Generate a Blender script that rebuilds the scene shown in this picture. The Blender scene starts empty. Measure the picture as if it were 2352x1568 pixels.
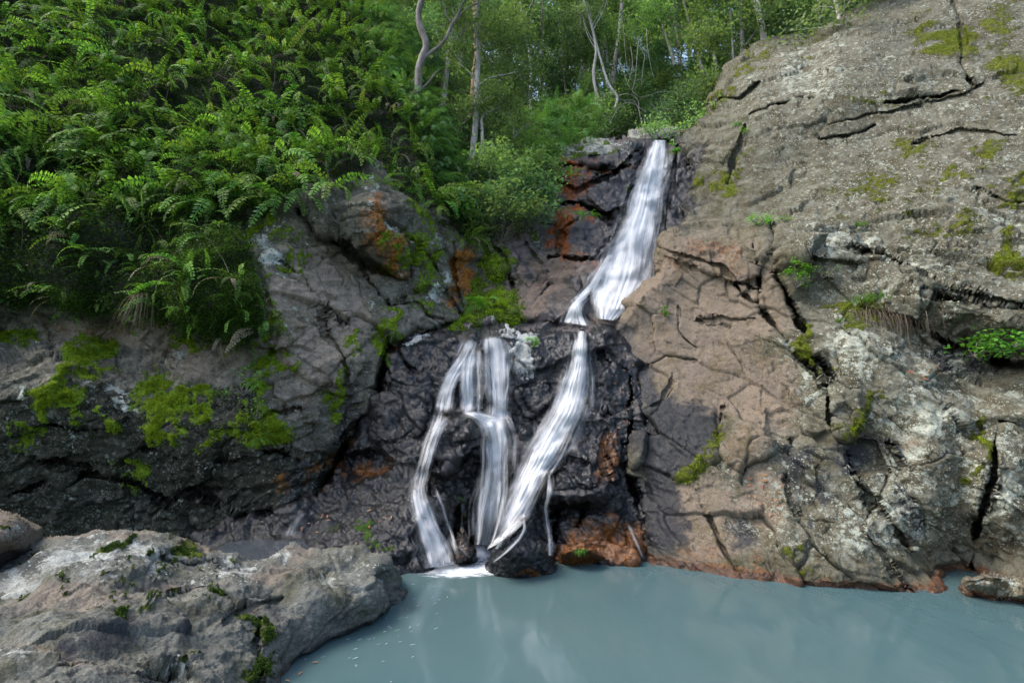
import bpy, math, random
import numpy as np
from mathutils import Vector, Matrix

random.seed(7)
RNG = np.random.default_rng(11)
scene = bpy.context.scene
col = scene.collection

# ------------------------------------------------------------------ camera, sky, sun, exposure
PW, PH, FOC = 2352.0, 1568.0, 1176.0        # layout units of the photograph, focal length in them
CAM = np.array([0.0, 0.0, 2.2])
PITCH = math.radians(8.0)
cam_data = bpy.data.cameras.new('camera')
cam_data.sensor_width = 36.0
cam_data.lens = 36.0 * FOC / PW
cam_data.clip_end = 1500
cam = bpy.data.objects.new('camera', cam_data)
cam.location = CAM
cam.rotation_euler = (math.radians(90) + PITCH, 0, 0)
col.objects.link(cam)
scene.camera = cam

SUN_EL, SUN_AZ = math.radians(56), math.radians(-95)     # azimuth from +Y towards +X: the light comes from the left, above
world = bpy.data.worlds.new('World')
scene.world = world
world.use_nodes = True
wn = world.node_tree
sky = wn.nodes.new('ShaderNodeTexSky')
sky.sky_type = 'NISHITA'
sky.sun_disc = False
sky.sun_elevation = SUN_EL
sky.sun_rotation = SUN_AZ
sky.air_density = 1.0
sky.dust_density = 3.5
sky.ozone_density = 1.0
bg = wn.nodes['Background']
bg.inputs['Strength'].default_value = 0.15
wn.links.new(sky.outputs[0], bg.inputs['Color'])
sun_data = bpy.data.lights.new('sun', 'SUN')
sun_data.energy = 0.8
sun_data.angle = math.radians(25)
sun_data.color = (1.0, 0.985, 0.96)
sun = bpy.data.objects.new('sun', sun_data)
sd = Vector((math.sin(SUN_AZ) * math.cos(SUN_EL), math.cos(SUN_AZ) * math.cos(SUN_EL), math.sin(SUN_EL)))
sun.rotation_euler = sd.to_track_quat('Z', 'Y').to_euler()
sun.location = (0, 0, 40)
col.objects.link(sun)
vs = scene.view_settings
vs.view_transform = 'Standard'
vs.look = 'None'
vs.gamma = 1.0
vs.use_curve_mapping = False
vs.exposure = 1.7
scene.cycles.max_bounces = 5
scene.cycles.diffuse_bounces = 3
scene.cycles.adaptive_threshold = 0.02
scene.cycles.glossy_bounces = 2
scene.cycles.transmission_bounces = 2
scene.cycles.transparent_max_bounces = 16
scene.cycles.caustics_reflective = False
scene.cycles.caustics_refractive = False

# ------------------------------------------------------------------ geometry of the view
CP, SP = math.cos(PITCH), math.sin(PITCH)
def slope(py):                         # rise per metre forward along the ray through row py
    v = 784.0 - np.asarray(py, float)
    return (FOC * SP + v * CP) / (FOC * CP - v * SP)
def W(px, py, Y):
    px = np.asarray(px, float); py = np.asarray(py, float); Y = np.asarray(Y, float)
    v = 784.0 - py
    fw = FOC * CP - v * SP
    return np.stack([(px - 1176.0) / fw * Y, Y, CAM[2] + (FOC * SP + v * CP) / fw * Y], -1)
def proj(P):
    x = P[..., 0]; y = P[..., 1]; z = P[..., 2] - CAM[2]
    f = y * CP + z * SP
    u = -y * SP + z * CP
    return 1176.0 + FOC * x / f, 784.0 - FOC * u / f
def Yw(py, z=0.0):                      # forward distance at which row py meets height z
    return (z - CAM[2]) / slope(py)

# ------------------------------------------------------------------ noise
_perm = np.random.default_rng(3).permutation(256).astype(np.int32)
_perm = np.concatenate([_perm, _perm, _perm])
_g = np.random.default_rng(4).normal(size=(256, 3)); _g /= np.linalg.norm(_g, axis=1)[:, None]
_g = _g.astype(np.float32)
def perlin(p):
    p = np.asarray(p, np.float32)
    i = np.floor(p); f = p - i
    i = i.astype(np.int32) & 255
    u = f * f * f * (f * (f * 6 - 15) + 10)
    out = 0
    for dx in (0, 1):
        a = _perm[i[:, 0] + dx]
        wx = u[:, 0] if dx else 1 - u[:, 0]
        for dy in (0, 1):
            b = _perm[a + i[:, 1] + dy]
            wy = wx * (u[:, 1] if dy else 1 - u[:, 1])
            for dz in (0, 1):
                h = _perm[b + i[:, 2] + dz]
                g = _g[h]
                d = g[:, 0] * (f[:, 0] - dx) + g[:, 1] * (f[:, 1] - dy) + g[:, 2] * (f[:, 2] - dz)
                out = out + d * wy * (u[:, 2] if dz else 1 - u[:, 2])
    return out * 1.5
def fbm(p, octv=5, gain=0.5, lac=2.03):
    s = 0; a = 1.0; q = np.asarray(p, np.float32)
    for k in range(octv):
        s = s + a * perlin(q + 17.3 * k); a *= gain; q = q * lac
    return s
def billow(p, octv=4, gain=0.5):
    s = 0; a = 1.0; q = np.asarray(p, np.float32)
    for k in range(octv):
        s = s + a * np.abs(perlin(q + 9.1 * k)); a *= gain; q = q * 2.07
    return s
def _hash3(c, k):
    h = _perm[(_perm[(_perm[c[:, 0] & 255] + c[:, 1]) & 255] + c[:, 2] + k * 37) & 255]
    return h
def voronoi(p, k=0):
    """F1, F2, facet tilt value per point: each cell carries its own tilted plane."""
    p = np.asarray(p, np.float32)
    c0 = np.floor(p).astype(np.int32)
    f1 = np.full(len(p), 9., np.float32); f2 = f1.copy(); tilt = np.zeros(len(p), np.float32); cid = np.zeros(len(p), np.int32)
    for dx in (-1, 0, 1):
        for dy in (-1, 0, 1):
            for dz in (-1, 0, 1):
                c = c0 + np.array([dx, dy, dz], np.int32)
                h = _hash3(c, k)
                o = c + 0.5 + 0.42 * _g[h]
                d = p - o
                r = np.sqrt((d * d).sum(1))
                t = (d * _g[(h * 7 + 13) & 255]).sum(1) + (h.astype(np.float32) / 255 - .5) * 0.5
                m = r < f1
                f2 = np.where(m, f1, np.minimum(f2, r))
                f1 = np.where(m, r, f1); tilt = np.where(m, t, tilt); cid = np.where(m, h, cid)
    return f1, f2, tilt, cid
def sstep(a, b, x):
    t = np.clip((x - a) / (b - a), 0, 1)
    return t * t * (3 - 2 * t)

def seg_dist(X, Y, pts, closed=False):
    d = np.full(X.shape, 1e9); n = len(pts); tt = np.zeros(X.shape)
    for i in range(n if closed else n - 1):
        ax, ay = pts[i]; bx, by = pts[(i + 1) % n]
        vx, vy = bx - ax, by - ay
        t = np.clip(((X - ax) * vx + (Y - ay) * vy) / (vx * vx + vy * vy + 1e-9), 0, 1)
        r = np.hypot(X - ax - t * vx, Y - ay - t * vy)
        m = r < d
        tt = np.where(m, (i + t) / max(n - 1, 1), tt); d = np.minimum(d, r)
    return d, tt
def inside(X, Y, pts):
    r = np.zeros(X.shape, bool); n = len(pts); j = n - 1
    for i in range(n):
        xi, yi = pts[i]; xj, yj = pts[j]
        if yi != yj:
            r ^= ((yi > Y) != (yj > Y)) & (X < (xj - xi) * (Y - yi) / (yj - yi) + xi)
        j = i
    return r
def sdist(X, Y, pts):                   # positive inside
    d, _ = seg_dist(X, Y, pts, True)
    return np.where(inside(X, Y, pts), d, -d)
def blobs(X, Y, L):
    """soft blobs (cx, cy, rx, ry, angle, weight): 1 in the middle falling through 0.5 at the rim"""
    m = np.zeros(X.shape)
    for b in L:
        cx, cy, rx, ry = b[:4]; a = math.radians(b[4]) if len(b) > 4 else 0; w = b[5] if len(b) > 5 else 1
        x = (X - cx) * math.cos(a) + (Y - cy) * math.sin(a); y = -(X - cx) * math.sin(a) + (Y - cy) * math.cos(a)
        r = np.sqrt((x / rx) ** 2 + (y / ry) ** 2)
        m = np.maximum(m, w * np.clip(1.5 - r, 0, 1.0) / 1.0 if False else w * np.clip(1 - 0.5 * r ** 1.5, 0, 1))
    return m

# ------------------------------------------------------------------ linking and tagging
def link_mesh(name, V, F, mat=None, parent=None, smooth=True, attrs=None):
    """V (n,3), F (m,3) or (m,4) int arrays, one mesh object"""
    me = bpy.data.meshes.new(name)
    V = np.asarray(V, np.float32); F = np.asarray(F, np.int32)
    me.vertices.add(len(V)); me.vertices.foreach_set('co', V.ravel())
    k = F.shape[1]
    me.loops.add(F.size); me.loops.foreach_set('vertex_index', F.ravel())
    me.polygons.add(len(F))
    me.polygons.foreach_set('loop_start', np.arange(0, F.size, k, dtype=np.int32))
    me.polygons.foreach_set('loop_total', np.full(len(F), k, np.int32))
    me.polygons.foreach_set('use_smooth', np.full(len(F), smooth, bool))
    me.update(calc_edges=True)
    for n, a in (attrs or {}).items():
        at = me.attributes.new(n, 'FLOAT', 'POINT')
        at.data.foreach_set('value', np.asarray(a, np.float32))
    if mat: me.materials.append(mat)
    o = bpy.data.objects.new(name, me); col.objects.link(o)
    if parent is not None: o.parent = parent
    return o
def tag(o, label=None, cat=None, group=None, kind=None):
    if label: o['label'] = label
    if cat: o['category'] = cat
    if group: o['group'] = group
    if kind: o['kind'] = kind
    return o
def empty(name, loc=(0, 0, 0)):
    o = bpy.data.objects.new(name, None); o.empty_display_size = 0.1
    o.location = loc; col.objects.link(o); return o

# ------------------------------------------------------------------ node helper
class NT:
    def __init__(s, name):
        s.m = bpy.data.materials.new(name); s.m.use_nodes = True
        s.t = s.m.node_tree; s.b = s.t.nodes['Principled BSDF']; s.o = s.t.nodes['Material Output']
        s.pos = s.t.nodes.new('ShaderNodeTexCoord').outputs['Object']
    def put(s, sock, v):
        if isinstance(v, bpy.types.NodeSocket): s.t.links.new(v, sock)
        elif isinstance(v, (tuple, list)) and len(v) == 3 and sock.type == 'RGBA': sock.default_value = (*v, 1)
        else: sock.default_value = v
    def noise(s, scale, detail=6, rough=.6, vec=None, dist=0, w=None):
        n = s.t.nodes.new('ShaderNodeTexNoise'); n.inputs['Scale'].default_value = scale
        n.inputs['Detail'].default_value = detail; n.inputs['Roughness'].default_value = rough; n.inputs['Distortion'].default_value = dist
        s.t.links.new(vec or s.pos, n.inputs['Vector']); return n.outputs['Fac']
    def voro(s, scale, feature='F1', vec=None, out='Distance'):
        n = s.t.nodes.new('ShaderNodeTexVoronoi'); n.feature = feature; n.inputs['Scale'].default_value = scale
        s.t.links.new(vec or s.pos, n.inputs['Vector']); return n.outputs[out]
    def mp(s, scale=(1, 1, 1), rot=(0, 0, 0), vec=None):
        n = s.t.nodes.new('ShaderNodeMapping'); n.inputs['Scale'].default_value = scale; n.inputs['Rotation'].default_value = rot
        s.t.links.new(vec or s.pos, n.inputs['Vector']); return n.outputs[0]
    def attr(s, name):
        n = s.t.nodes.new('ShaderNodeAttribute'); n.attribute_name = name; return n.outputs['Fac']
    def math(s, op, a, b=0.0, c=0.0, clamp=False):
        n = s.t.nodes.new('ShaderNodeMath'); n.operation = op; n.use_clamp = clamp
        for i, v in enumerate((a, b, c)): s.put(n.inputs[i], v)
        return n.outputs[0]
    def ramp(s, v, a, b, lo=0.0, hi=1.0):
        n = s.t.nodes.new('ShaderNodeMapRange'); n.interpolation_type = 'SMOOTHSTEP'
        s.put(n.inputs['Value'], v); n.inputs['From Min'].default_value = a; n.inputs['From Max'].default_value = b
        n.inputs['To Min'].default_value = lo; n.inputs['To Max'].default_value = hi; return n.outputs[0]
    def mix(s, f, a, b):
        n = s.t.nodes.new('ShaderNodeMix'); n.data_type = 'RGBA'
        s.put(n.inputs[0], f); s.put(n.inputs[6], a); s.put(n.inputs[7], b); return n.outputs[2]
    def mul(s, a, f):                       # colour times value
        n = s.t.nodes.new('ShaderNodeMix'); n.data_type = 'RGBA'; n.blend_type = 'MULTIPLY'
        n.inputs[0].default_value = 1; s.put(n.inputs[6], a); s.put(n.inputs[7], f); return n.outputs[2]
    def bump(s, h, dist, strength=1.0, normal=None):
        n = s.t.nodes.new('ShaderNodeBump'); n.inputs['Distance'].default_value = dist; n.inputs['Strength'].default_value = strength
        s.put(n.inputs['Height'], h)
        if normal is not None: s.t.links.new(normal, n.inputs['Normal'])
        return n.outputs[0]
    def masked(s, a, n, amp=1.0, w=.06):     # attribute with a noise-torn edge
        v = s.math('ADD', a, s.math('MULTIPLY', s.math('SUBTRACT', n, .5), amp))
        return s.ramp(v, .5 - w, .5 + w)

def rock_material(name, colA, colB, tan, lich, moss=(.085, .13, .012), moss2=(.035, .06, .008), rust=(.28, .09, .02), wetcol=.33, rough=.9, bumpd=.03, wetbump=1.0, speck=1.0, mossamp=2.6, stain_shade=(.035, .036, .04)):
    n = NT(name)
    n2 = n.noise(3.2, 7, .68); n3 = n.noise(17, 5, .65); n4 = n.noise(75, 3, .6)
    n5 = n.noise(1.7, 8, .72, dist=.5); n6 = n.noise(8, 7, .75)
    base = n.mix(n.ramp(n2, .35, .65), colA, colB)
    base = n.mix(n.masked(n.attr('tan'), n2, .9, .2), base, tan)
    base = n.mix(n.ramp(n3, .52, .7, 0, .6), base, n.mul(base, (.42, .40, .38)))
    base = n.mix(n.ramp(n6, .55, .66, 0, .55), base, n.mul(base, (1.55, 1.5, 1.42)))
    base = n.mix(n.ramp(n5, .5, .62, 0, .75), base, n.mul(base, (.62, .60, .44)))
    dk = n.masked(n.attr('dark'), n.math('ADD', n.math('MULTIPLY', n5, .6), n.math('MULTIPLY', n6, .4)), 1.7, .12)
    base = n.mix(n.math('MULTIPLY', dk, .85), base, stain_shade)
    ru = n.masked(n.attr('rust'), n6, 1.3, .22)
    # lichen: broad patches plus round crusts of two sizes
    wp = n.t.nodes.new('ShaderNodeVectorMath'); wp.operation = 'ADD'; ns = n.t.nodes.new('ShaderNodeTexNoise'); ns.inputs['Scale'].default_value = 14; ns.inputs['Detail'].default_value = 3
    n.t.links.new(n.pos, ns.inputs['Vector']); sc = n.t.nodes.new('ShaderNodeVectorMath'); sc.operation = 'SCALE'; sc.inputs[3].default_value = .09; n.t.links.new(ns.outputs['Color'], sc.inputs[0])
    n.t.links.new(n.pos, wp.inputs[0]); n.t.links.new(sc.outputs[0], wp.inputs[1])
    la = n.attr('lichen')
    v1 = n.voro(7.5, vec=wp.outputs[0]); v2 = n.voro(23, vec=wp.outputs[0])
    spot = n.math('MAXIMUM', n.ramp(n.math('SUBTRACT', v1, n.math('MULTIPLY', n2, .72)), -.10, -.16), n.ramp(n.math('SUBTRACT', v2, n.math('MULTIPLY', n5, .72)), -.08, -.13))
    spot = n.math('MULTIPLY', spot, n.ramp(la, .12, .4, 0, speck))
    li_n = n.math('ADD', n.math('MULTIPLY', n5, .5), n.math('MULTIPLY', n6, .5))
    li = n.masked(la, li_n, 2.2, .08)
    li = n.math('MULTIPLY', li, n.ramp(n3, .3, .45, .25, 1.0))
    li = n.math('MAXIMUM', li, n.math('MULTIPLY', spot, .85))
    licol = n.mix(n.ramp(n2, .4, .6), lich, tuple(c * .6 for c in lich))
    wet = n.masked(n.attr('wet'), n2, .7, .2)
    base = n.mix(wet, base, n.mul(base, (wetcol * .95, wetcol * .97, wetcol * 1.06)))
    base = n.mix(ru, base, n.mul(n.mix(n.ramp(n3, .35, .65), rust, tuple(c * .3 for c in rust)), n.mix(wet, (1, 1, 1), (.55, .52, .5))))
    base = n.mix(li, base, licol)
    mo = n.masked(n.attr('moss'), n.math('ADD', n.math('MULTIPLY', n6, .65), n.math('MULTIPLY', n3, .35)), mossamp, .06)
    base = n.mix(mo, base, n.mix(n.ramp(n3, .35, .65), moss, moss2))
    base = n.mul(base, n.mix(n.ramp(n4, .3, .7), (.68, .68, .68), (1.25, 1.25, 1.25)))
    n.put(n.b.inputs['Base Color'], base)
    dry = n.math('MAXIMUM', mo, li)
    n.put(n.b.inputs['Roughness'], n.mix(wet, (rough,) * 3, (.6,) * 3))
    n.b.inputs['Specular IOR Level'].default_value = .14
    n.put(n.b.inputs['Coat Weight'], n.math('MULTIPLY', n.math('MULTIPLY', wet, .7), n.math('SUBTRACT', 1.0, dry)))
    n.put(n.b.inputs['Coat Roughness'], n.ramp(n3, .3, .7, .03, .11)); n.b.inputs['Coat IOR'].default_value = 1.42
    h = n.math('ADD', n.math('MULTIPLY', n3, .6), n.math('MULTIPLY', n4, .25))
    h = n.math('ADD', h, n.math('MULTIPLY', n6, .9))
    h = n.math('ADD', h, n.math('MULTIPLY', n.math('MULTIPLY', mo, n4), .8))
    n.put(n.b.inputs['Normal'], n.bump(h, bumpd, 1.0))
    hw = n.math('ADD', n.math('MULTIPLY', n.noise(6, 2, .45, vec=n.mp((1, 1, .6), (0, .5, 0))), .9), n.math('MULTIPLY', n.noise(26, 4, .6, vec=n.mp((1, 1, .5), (0, .5, 0))), .75))
    n.put(n.b.inputs['Coat Normal'], n.bump(hw, .05 * wetbump, 1.0))
    return n.m

# ------------------------------------------------------------------ rock sheets: control points in space, blocks, cracks, fracture
ZW, ZH, ZS = 868, 600, 3.0                 # coarse nearest-surface raster used to lay water and plants on the rock
ZB = np.full((ZH, ZW), 1e3, np.float32); ZOX, ZOY = -126.0, -116.0
def zbuf_add(P):
    px, py = proj(P)
    i = ((px - ZOX) / ZS).astype(int); j = ((py - ZOY) / ZS).astype(int)
    m = (i >= 0) & (i < ZW) & (j >= 0) & (j < ZH)
    np.minimum.at(ZB, (j[m], i[m]), P[m, 1].astype(np.float32))
def surfY(px, py, win=1):
    i = int((px - ZOX) / ZS); j = int((py - ZOY) / ZS)
    a = ZB[max(j - win, 0):j + win + 1, max(i - win, 0):i + win + 1]
    return float(a.min()) if a.size else 1e3

def rbf(ctrl, X, Y, c=.06):
    C = np.array([(a, b) for a, b, _ in ctrl], float) / 500; v = np.array([q for _, _, q in ctrl], float)
    d = np.sqrt(((C[:, None] - C[None]) ** 2).sum(-1) + c * c)
    n = len(C); A = np.zeros((n + 3, n + 3)); A[:n, :n] = -d - 0.0 * np.eye(n); A[:n, n:] = np.c_[np.ones(n), C]; A[n:, :n] = A[:n, n:].T
    s = np.linalg.solve(A, np.r_[v, 0, 0, 0])
    x = (X / 500).astype(np.float32); y = (Y / 500).astype(np.float32)
    out = s[n] + s[n + 1] * x + s[n + 2] * y
    for k in range(n):
        out = out - s[k] * np.sqrt((x - C[k, 0]) ** 2 + (y - C[k, 1]) ** 2 + c * c)
    return out

SHEETS = {}
def sheet(name, poly, ctrl, mat, step=2.4, curl=(22, .5), blocks=(), bumps=(), cracks=(), fract=(1, 1, 1), masks=None, warp=5, skirt=.9, dip=(0, 0, 0), ragged=None, cb=.06, ystep=None, calm=None):
    xs = np.arange(min(p[0] for p in poly) - 12, max(p[0] for p in poly) + 12, step)
    ys = np.arange(min(p[1] for p in poly) - 12, max(p[1] for p in poly) + 12, ystep or step)
    X, Yp = np.meshgrid(xs, ys)
    sh = X.shape
    D = rbf(ctrl, X, Yp, cb)
    q = np.stack([X.ravel() / 70, Yp.ravel() / 70, np.full(X.size, 3.7 + len(name))], -1)
    wx = (fbm(q, 4) * warp * 1.6).reshape(sh); wy = (fbm(q + 31.7, 4) * warp * 1.6).reshape(sh)
    Xw, Yv = X + wx, Yp + wy
    sd_ = sdist(Xw, Yv, poly)
    if curl[1]:
        t = np.clip(1 - sd_ / curl[0], 0, 1.6); D = D + curl[1] * t * t
    for pts, amp, soft in blocks:
        D = D - amp * sstep(-soft, soft, sdist(Xw, Yv, pts))
    for cx, cy, rx, ry, a, amp in bumps:
        a = math.radians(a)
        x = (Xw - cx) * math.cos(a) + (Yv - cy) * math.sin(a); y = -(Xw - cx) * math.sin(a) + (Yv - cy) * math.cos(a)
        r2 = (x / rx) ** 2 + (y / ry) ** 2
        D = D - amp * np.clip(1 - r2 / 2, 0, 1) ** 1.2
    crack = np.zeros(sh)
    for pts, wd, dep in cracks:
        d, t = seg_dist(Xw, Yv, pts)
        ww = wd * (.35 + .65 * np.sin(np.pi * np.clip(t * .9 + .05, 0, 1)))
        D = D + dep * np.clip(1 - (d / ww) ** 2, 0, 1) ** .6
    P = W(X, Yp, D)
    gx = np.gradient(P, axis=1); gy = np.gradient(P, axis=0)
    N = np.cross(gy, gx); N /= np.linalg.norm(N, axis=-1)[..., None] + 1e-9
    tocam = CAM - P
    N *= np.sign((N * tocam).sum(-1))[..., None]
    # use a smoothed normal for the displacement
    keepv = sd_ > 0
    idx = -np.ones(sh, np.int64)
    quad = (sd_[:-1, :-1] + sd_[1:, :-1] + sd_[:-1, 1:] + sd_[1:, 1:]) > 0
    used = np.zeros(sh, bool)
    used[:-1, :-1] |= quad; used[1:, :-1] |= quad; used[:-1, 1:] |= quad; used[1:, 1:] |= quad
    idx[used] = np.arange(used.sum())
    p = P[used]; nn = N[used]
    pxs, pys = X[used], Yp[used]
    mk = {}
    edge = fbm(p * 1.3 + 5, 6, .6) * 30
    edge2 = fbm(p * 1.3 + 45, 6, .6) * 30
    for k in ('moss', 'wet', 'rust', 'lichen', 'tan', 'dark'):
        f = (masks or {}).get(k)
        am = 1.7 if k == 'moss' else 1.0
        mk[k] = np.clip(f(pxs + edge * am, pys + edge2 * am, p), 0, 1) if f else np.zeros(len(p))
    # fracture: tilted facets at two sizes, creases, layered grain
    rot = np.array(Matrix.Rotation(dip[0], 3, 'X') @ Matrix.Rotation(dip[1], 3, 'Y') @ Matrix.Rotation(dip[2], 3, 'Z'))
    ql = (p @ rot.T)
    wv = np.stack([fbm(p * .9, 3), fbm(p * .9 + 20, 3), fbm(p * .9 + 40, 3)], -1)
    a1, a2, a3 = fract
    if calm is not None:
        cm = calm(pxs + edge, pys + edge2); a1, a2, a3 = a1 * cm, a2 * cm, a3 * cm
    f1, f2, t1, _ = voronoi((ql + wv * .14) * np.array([.75, .75, 1.3]) * .9, 1)
    disp = a1 * (.26 * t1 - .08 * (1 - sstep(0, .035, f2 - f1)))
    g1, g2, t2, _ = voronoi((ql + wv * .08) * np.array([1, 1, 1.7]) * 2.3, 2)
    gate = sstep(-.15, .35, fbm(p * .5 + 3, 2))
    disp += a2 * (.10 * t2 - .03 * (1 - sstep(0, .05, g2 - g1))) * (.3 + .7 * gate)
    h1, h2, t3, _ = voronoi((ql + wv * .05) * np.array([1, 1, 1.5]) * 6.1, 3)
    gate3 = sstep(-.3, .3, fbm(p * .8 + 33, 2))
    disp += a2 * .040 * t3 * (.25 + .75 * gate3)
    disp += a2 * .055 * fbm(p * 1.3 + 60, 5, .55)
    sw = ql[:, 2] * 2.3 + wv[:, 0] * .7 + .35 * ql[:, 0]
    saw = sw - np.floor(sw)
    disp += a3 * .03 * saw ** 1.5 * sstep(-.1, .4, fbm(p * .7 + 71, 2))
    disp += a3 * .022 * fbm(p * 5.5 + 12, 5, .62) + a3 * .018 * (billow(p * 3.1 + 12, 4, .6) - .4)
    if ragged is not None: disp += ragged(pxs, pys, p)
    disp += .03 * mk['moss'] * (1 + fbm(p * 6, 3))
    p2 = p + nn * disp[:, None]
    a = idx[:-1, :-1][quad]; b = idx[:-1, 1:][quad]; c = idx[1:, 1:][quad]; d = idx[1:, :-1][quad]
    F = np.stack([a, d, c, b], -1)
    # turn the rim back so that the sheet has a body behind its outline
    E = np.concatenate([F[:, [0, 1]], F[:, [1, 2]], F[:, [2, 3]], F[:, [3, 0]]])
    Es = np.sort(E, 1); key = Es[:, 0] * len(p2) + Es[:, 1]
    u, inv, cnt = np.unique(key, return_inverse=True, return_counts=True)
    B = E[cnt[inv] == 1]
    bv = np.unique(B); newid = -np.ones(len(p2), np.int64); newid[bv] = np.arange(len(bv)) + len(p2)
    ray = p2[bv] - CAM; ray /= np.linalg.norm(ray, axis=1)[:, None]
    back = p2[bv] + ray * skirt + np.array([0, 0, -.15 * skirt])
    F2 = np.stack([B[:, 1], B[:, 0], newid[B[:, 0]], newid[B[:, 1]]], -1)
    V = np.concatenate([p2, back]); F = np.concatenate([F, F2])
    at = {k: np.concatenate([v, v[bv]]) for k, v in mk.items()}
    o = link_mesh(name, V, F, mat, attrs=at)
    zbuf_add(p2)
    # normals of the finished surface for planting
    SHEETS[name] = dict(P=p2, px=pxs, py=pys, N=nn, m=mk)
    return o
# ================================================================== the setting: ground, cliffs, pool
def grid_mesh(name, x0, x1, y0, y1, nx, ny, zf, mat, attrs=None):
    gx, gy = np.meshgrid(np.linspace(x0, x1, nx), np.linspace(y0, y1, ny))
    z = zf(gx, gy)
    V = np.stack([gx.ravel(), gy.ravel(), np.broadcast_to(z, gx.shape).ravel()], -1)
    i = np.arange(nx * ny).reshape(ny, nx)
    F = np.stack([i[:-1, :-1].ravel(), i[:-1, 1:].ravel(), i[1:, 1:].ravel(), i[1:, :-1].ravel()], -1)
    return link_mesh(name, V, F, mat)

n = NT('soil_and_litter')
n.put(n.b.inputs['Base Color'], n.mix(n.ramp(n.noise(2.5, 8, .7), .35, .65), (.035, .03, .018), (.03, .05, .014)))
n.b.inputs['Roughness'].default_value = 1
n.put(n.b.inputs['Normal'], n.bump(n.noise(9, 8, .7), .1))
M_soil = n.m

ground = grid_mesh('ground', -400, 400, -400, 400, 3, 3, lambda x, y: np.full(x.shape, -1.2), M_soil)
tag(ground, kind='structure')

# wooded hillside behind the fall: creek bed in the middle, rising steeply back and to both sides
def hill_z(x, y):
    x = np.asarray(x, float); y = np.asarray(y, float)
    s = sstep(1.2, 2.8, x)
    level = 7.3 * (1 - s) + 10.0 * s
    far = 10.0 + .72 * np.clip(y - 16, 0, 30) + .10 * np.clip(y - 46, 0, 200)
    t = sstep(12.8, 20, y)
    z = level * (1 - t) + far * t
    side = np.abs(x - (3.0 + .12 * (y - 15)))
    z = z + np.clip(side - 3.5, 0, 16) * .5 * sstep(14, 19, y)
    q = np.stack([x.ravel() * .25, y.ravel() * .25, np.zeros(x.size)], -1)
    z = z + fbm(q, 4).reshape(x.shape) * .6
    return z - s * 5 * (1 - sstep(14.3, 15.6, y)) - .8 * s * (1 - sstep(15, 18, y))
hill = grid_mesh('hillside', -60, 60, 13.0, 110, 240, 240, hill_z, M_soil)
tag(hill, 'wooded hillside rising behind the top of the waterfall', kind='structure')

M_left = rock_material('rock_left', (.075, .07, .053), (.165, .153, .118), (.245, .203, .155), (.5, .53, .46), moss=(.22, .34, .02), moss2=(.08, .14, .01), rust=(.34, .13, .02), stain_shade=(.016, .019, .012), bumpd=.035, speck=.45, mossamp=3.6)
M_right = rock_material('rock_right', (.075, .067, .042), (.145, .14, .104), (.178, .142, .104), (.35, .37, .30), moss=(.15, .17, .015), moss2=(.06, .07, .012), rust=(.22, .10, .045), bumpd=.035, mossamp=4.0)
M_wet = rock_material('rock_wet', (.036, .043, .046), (.072, .081, .084), (.17, .12, .1), (.36, .37, .35), moss=(.05, .12, .01), rust=(.30, .115, .02), wetcol=.14, bumpd=.03, wetbump=.6)
M_upper = rock_material('rock_upper', (.08, .072, .07), (.15, .125, .115), (.145, .112, .09), (.40, .40, .34), moss=(.10, .15, .014), rust=(.30, .095, .03), wetcol=.22, bumpd=.03, wetbump=.7)
M_boulder = rock_material('rock_boulder', (.078, .081, .07), (.135, .137, .117), (.155, .130, .102), (.34, .355, .32), moss=(.10, .13, .012), moss2=(.015, .025, .006), rust=(.22, .1, .04), bumpd=.028, rough=.95)

def lin(v, a, b): return np.clip((v - a) / (b - a), 0, 1)

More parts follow.
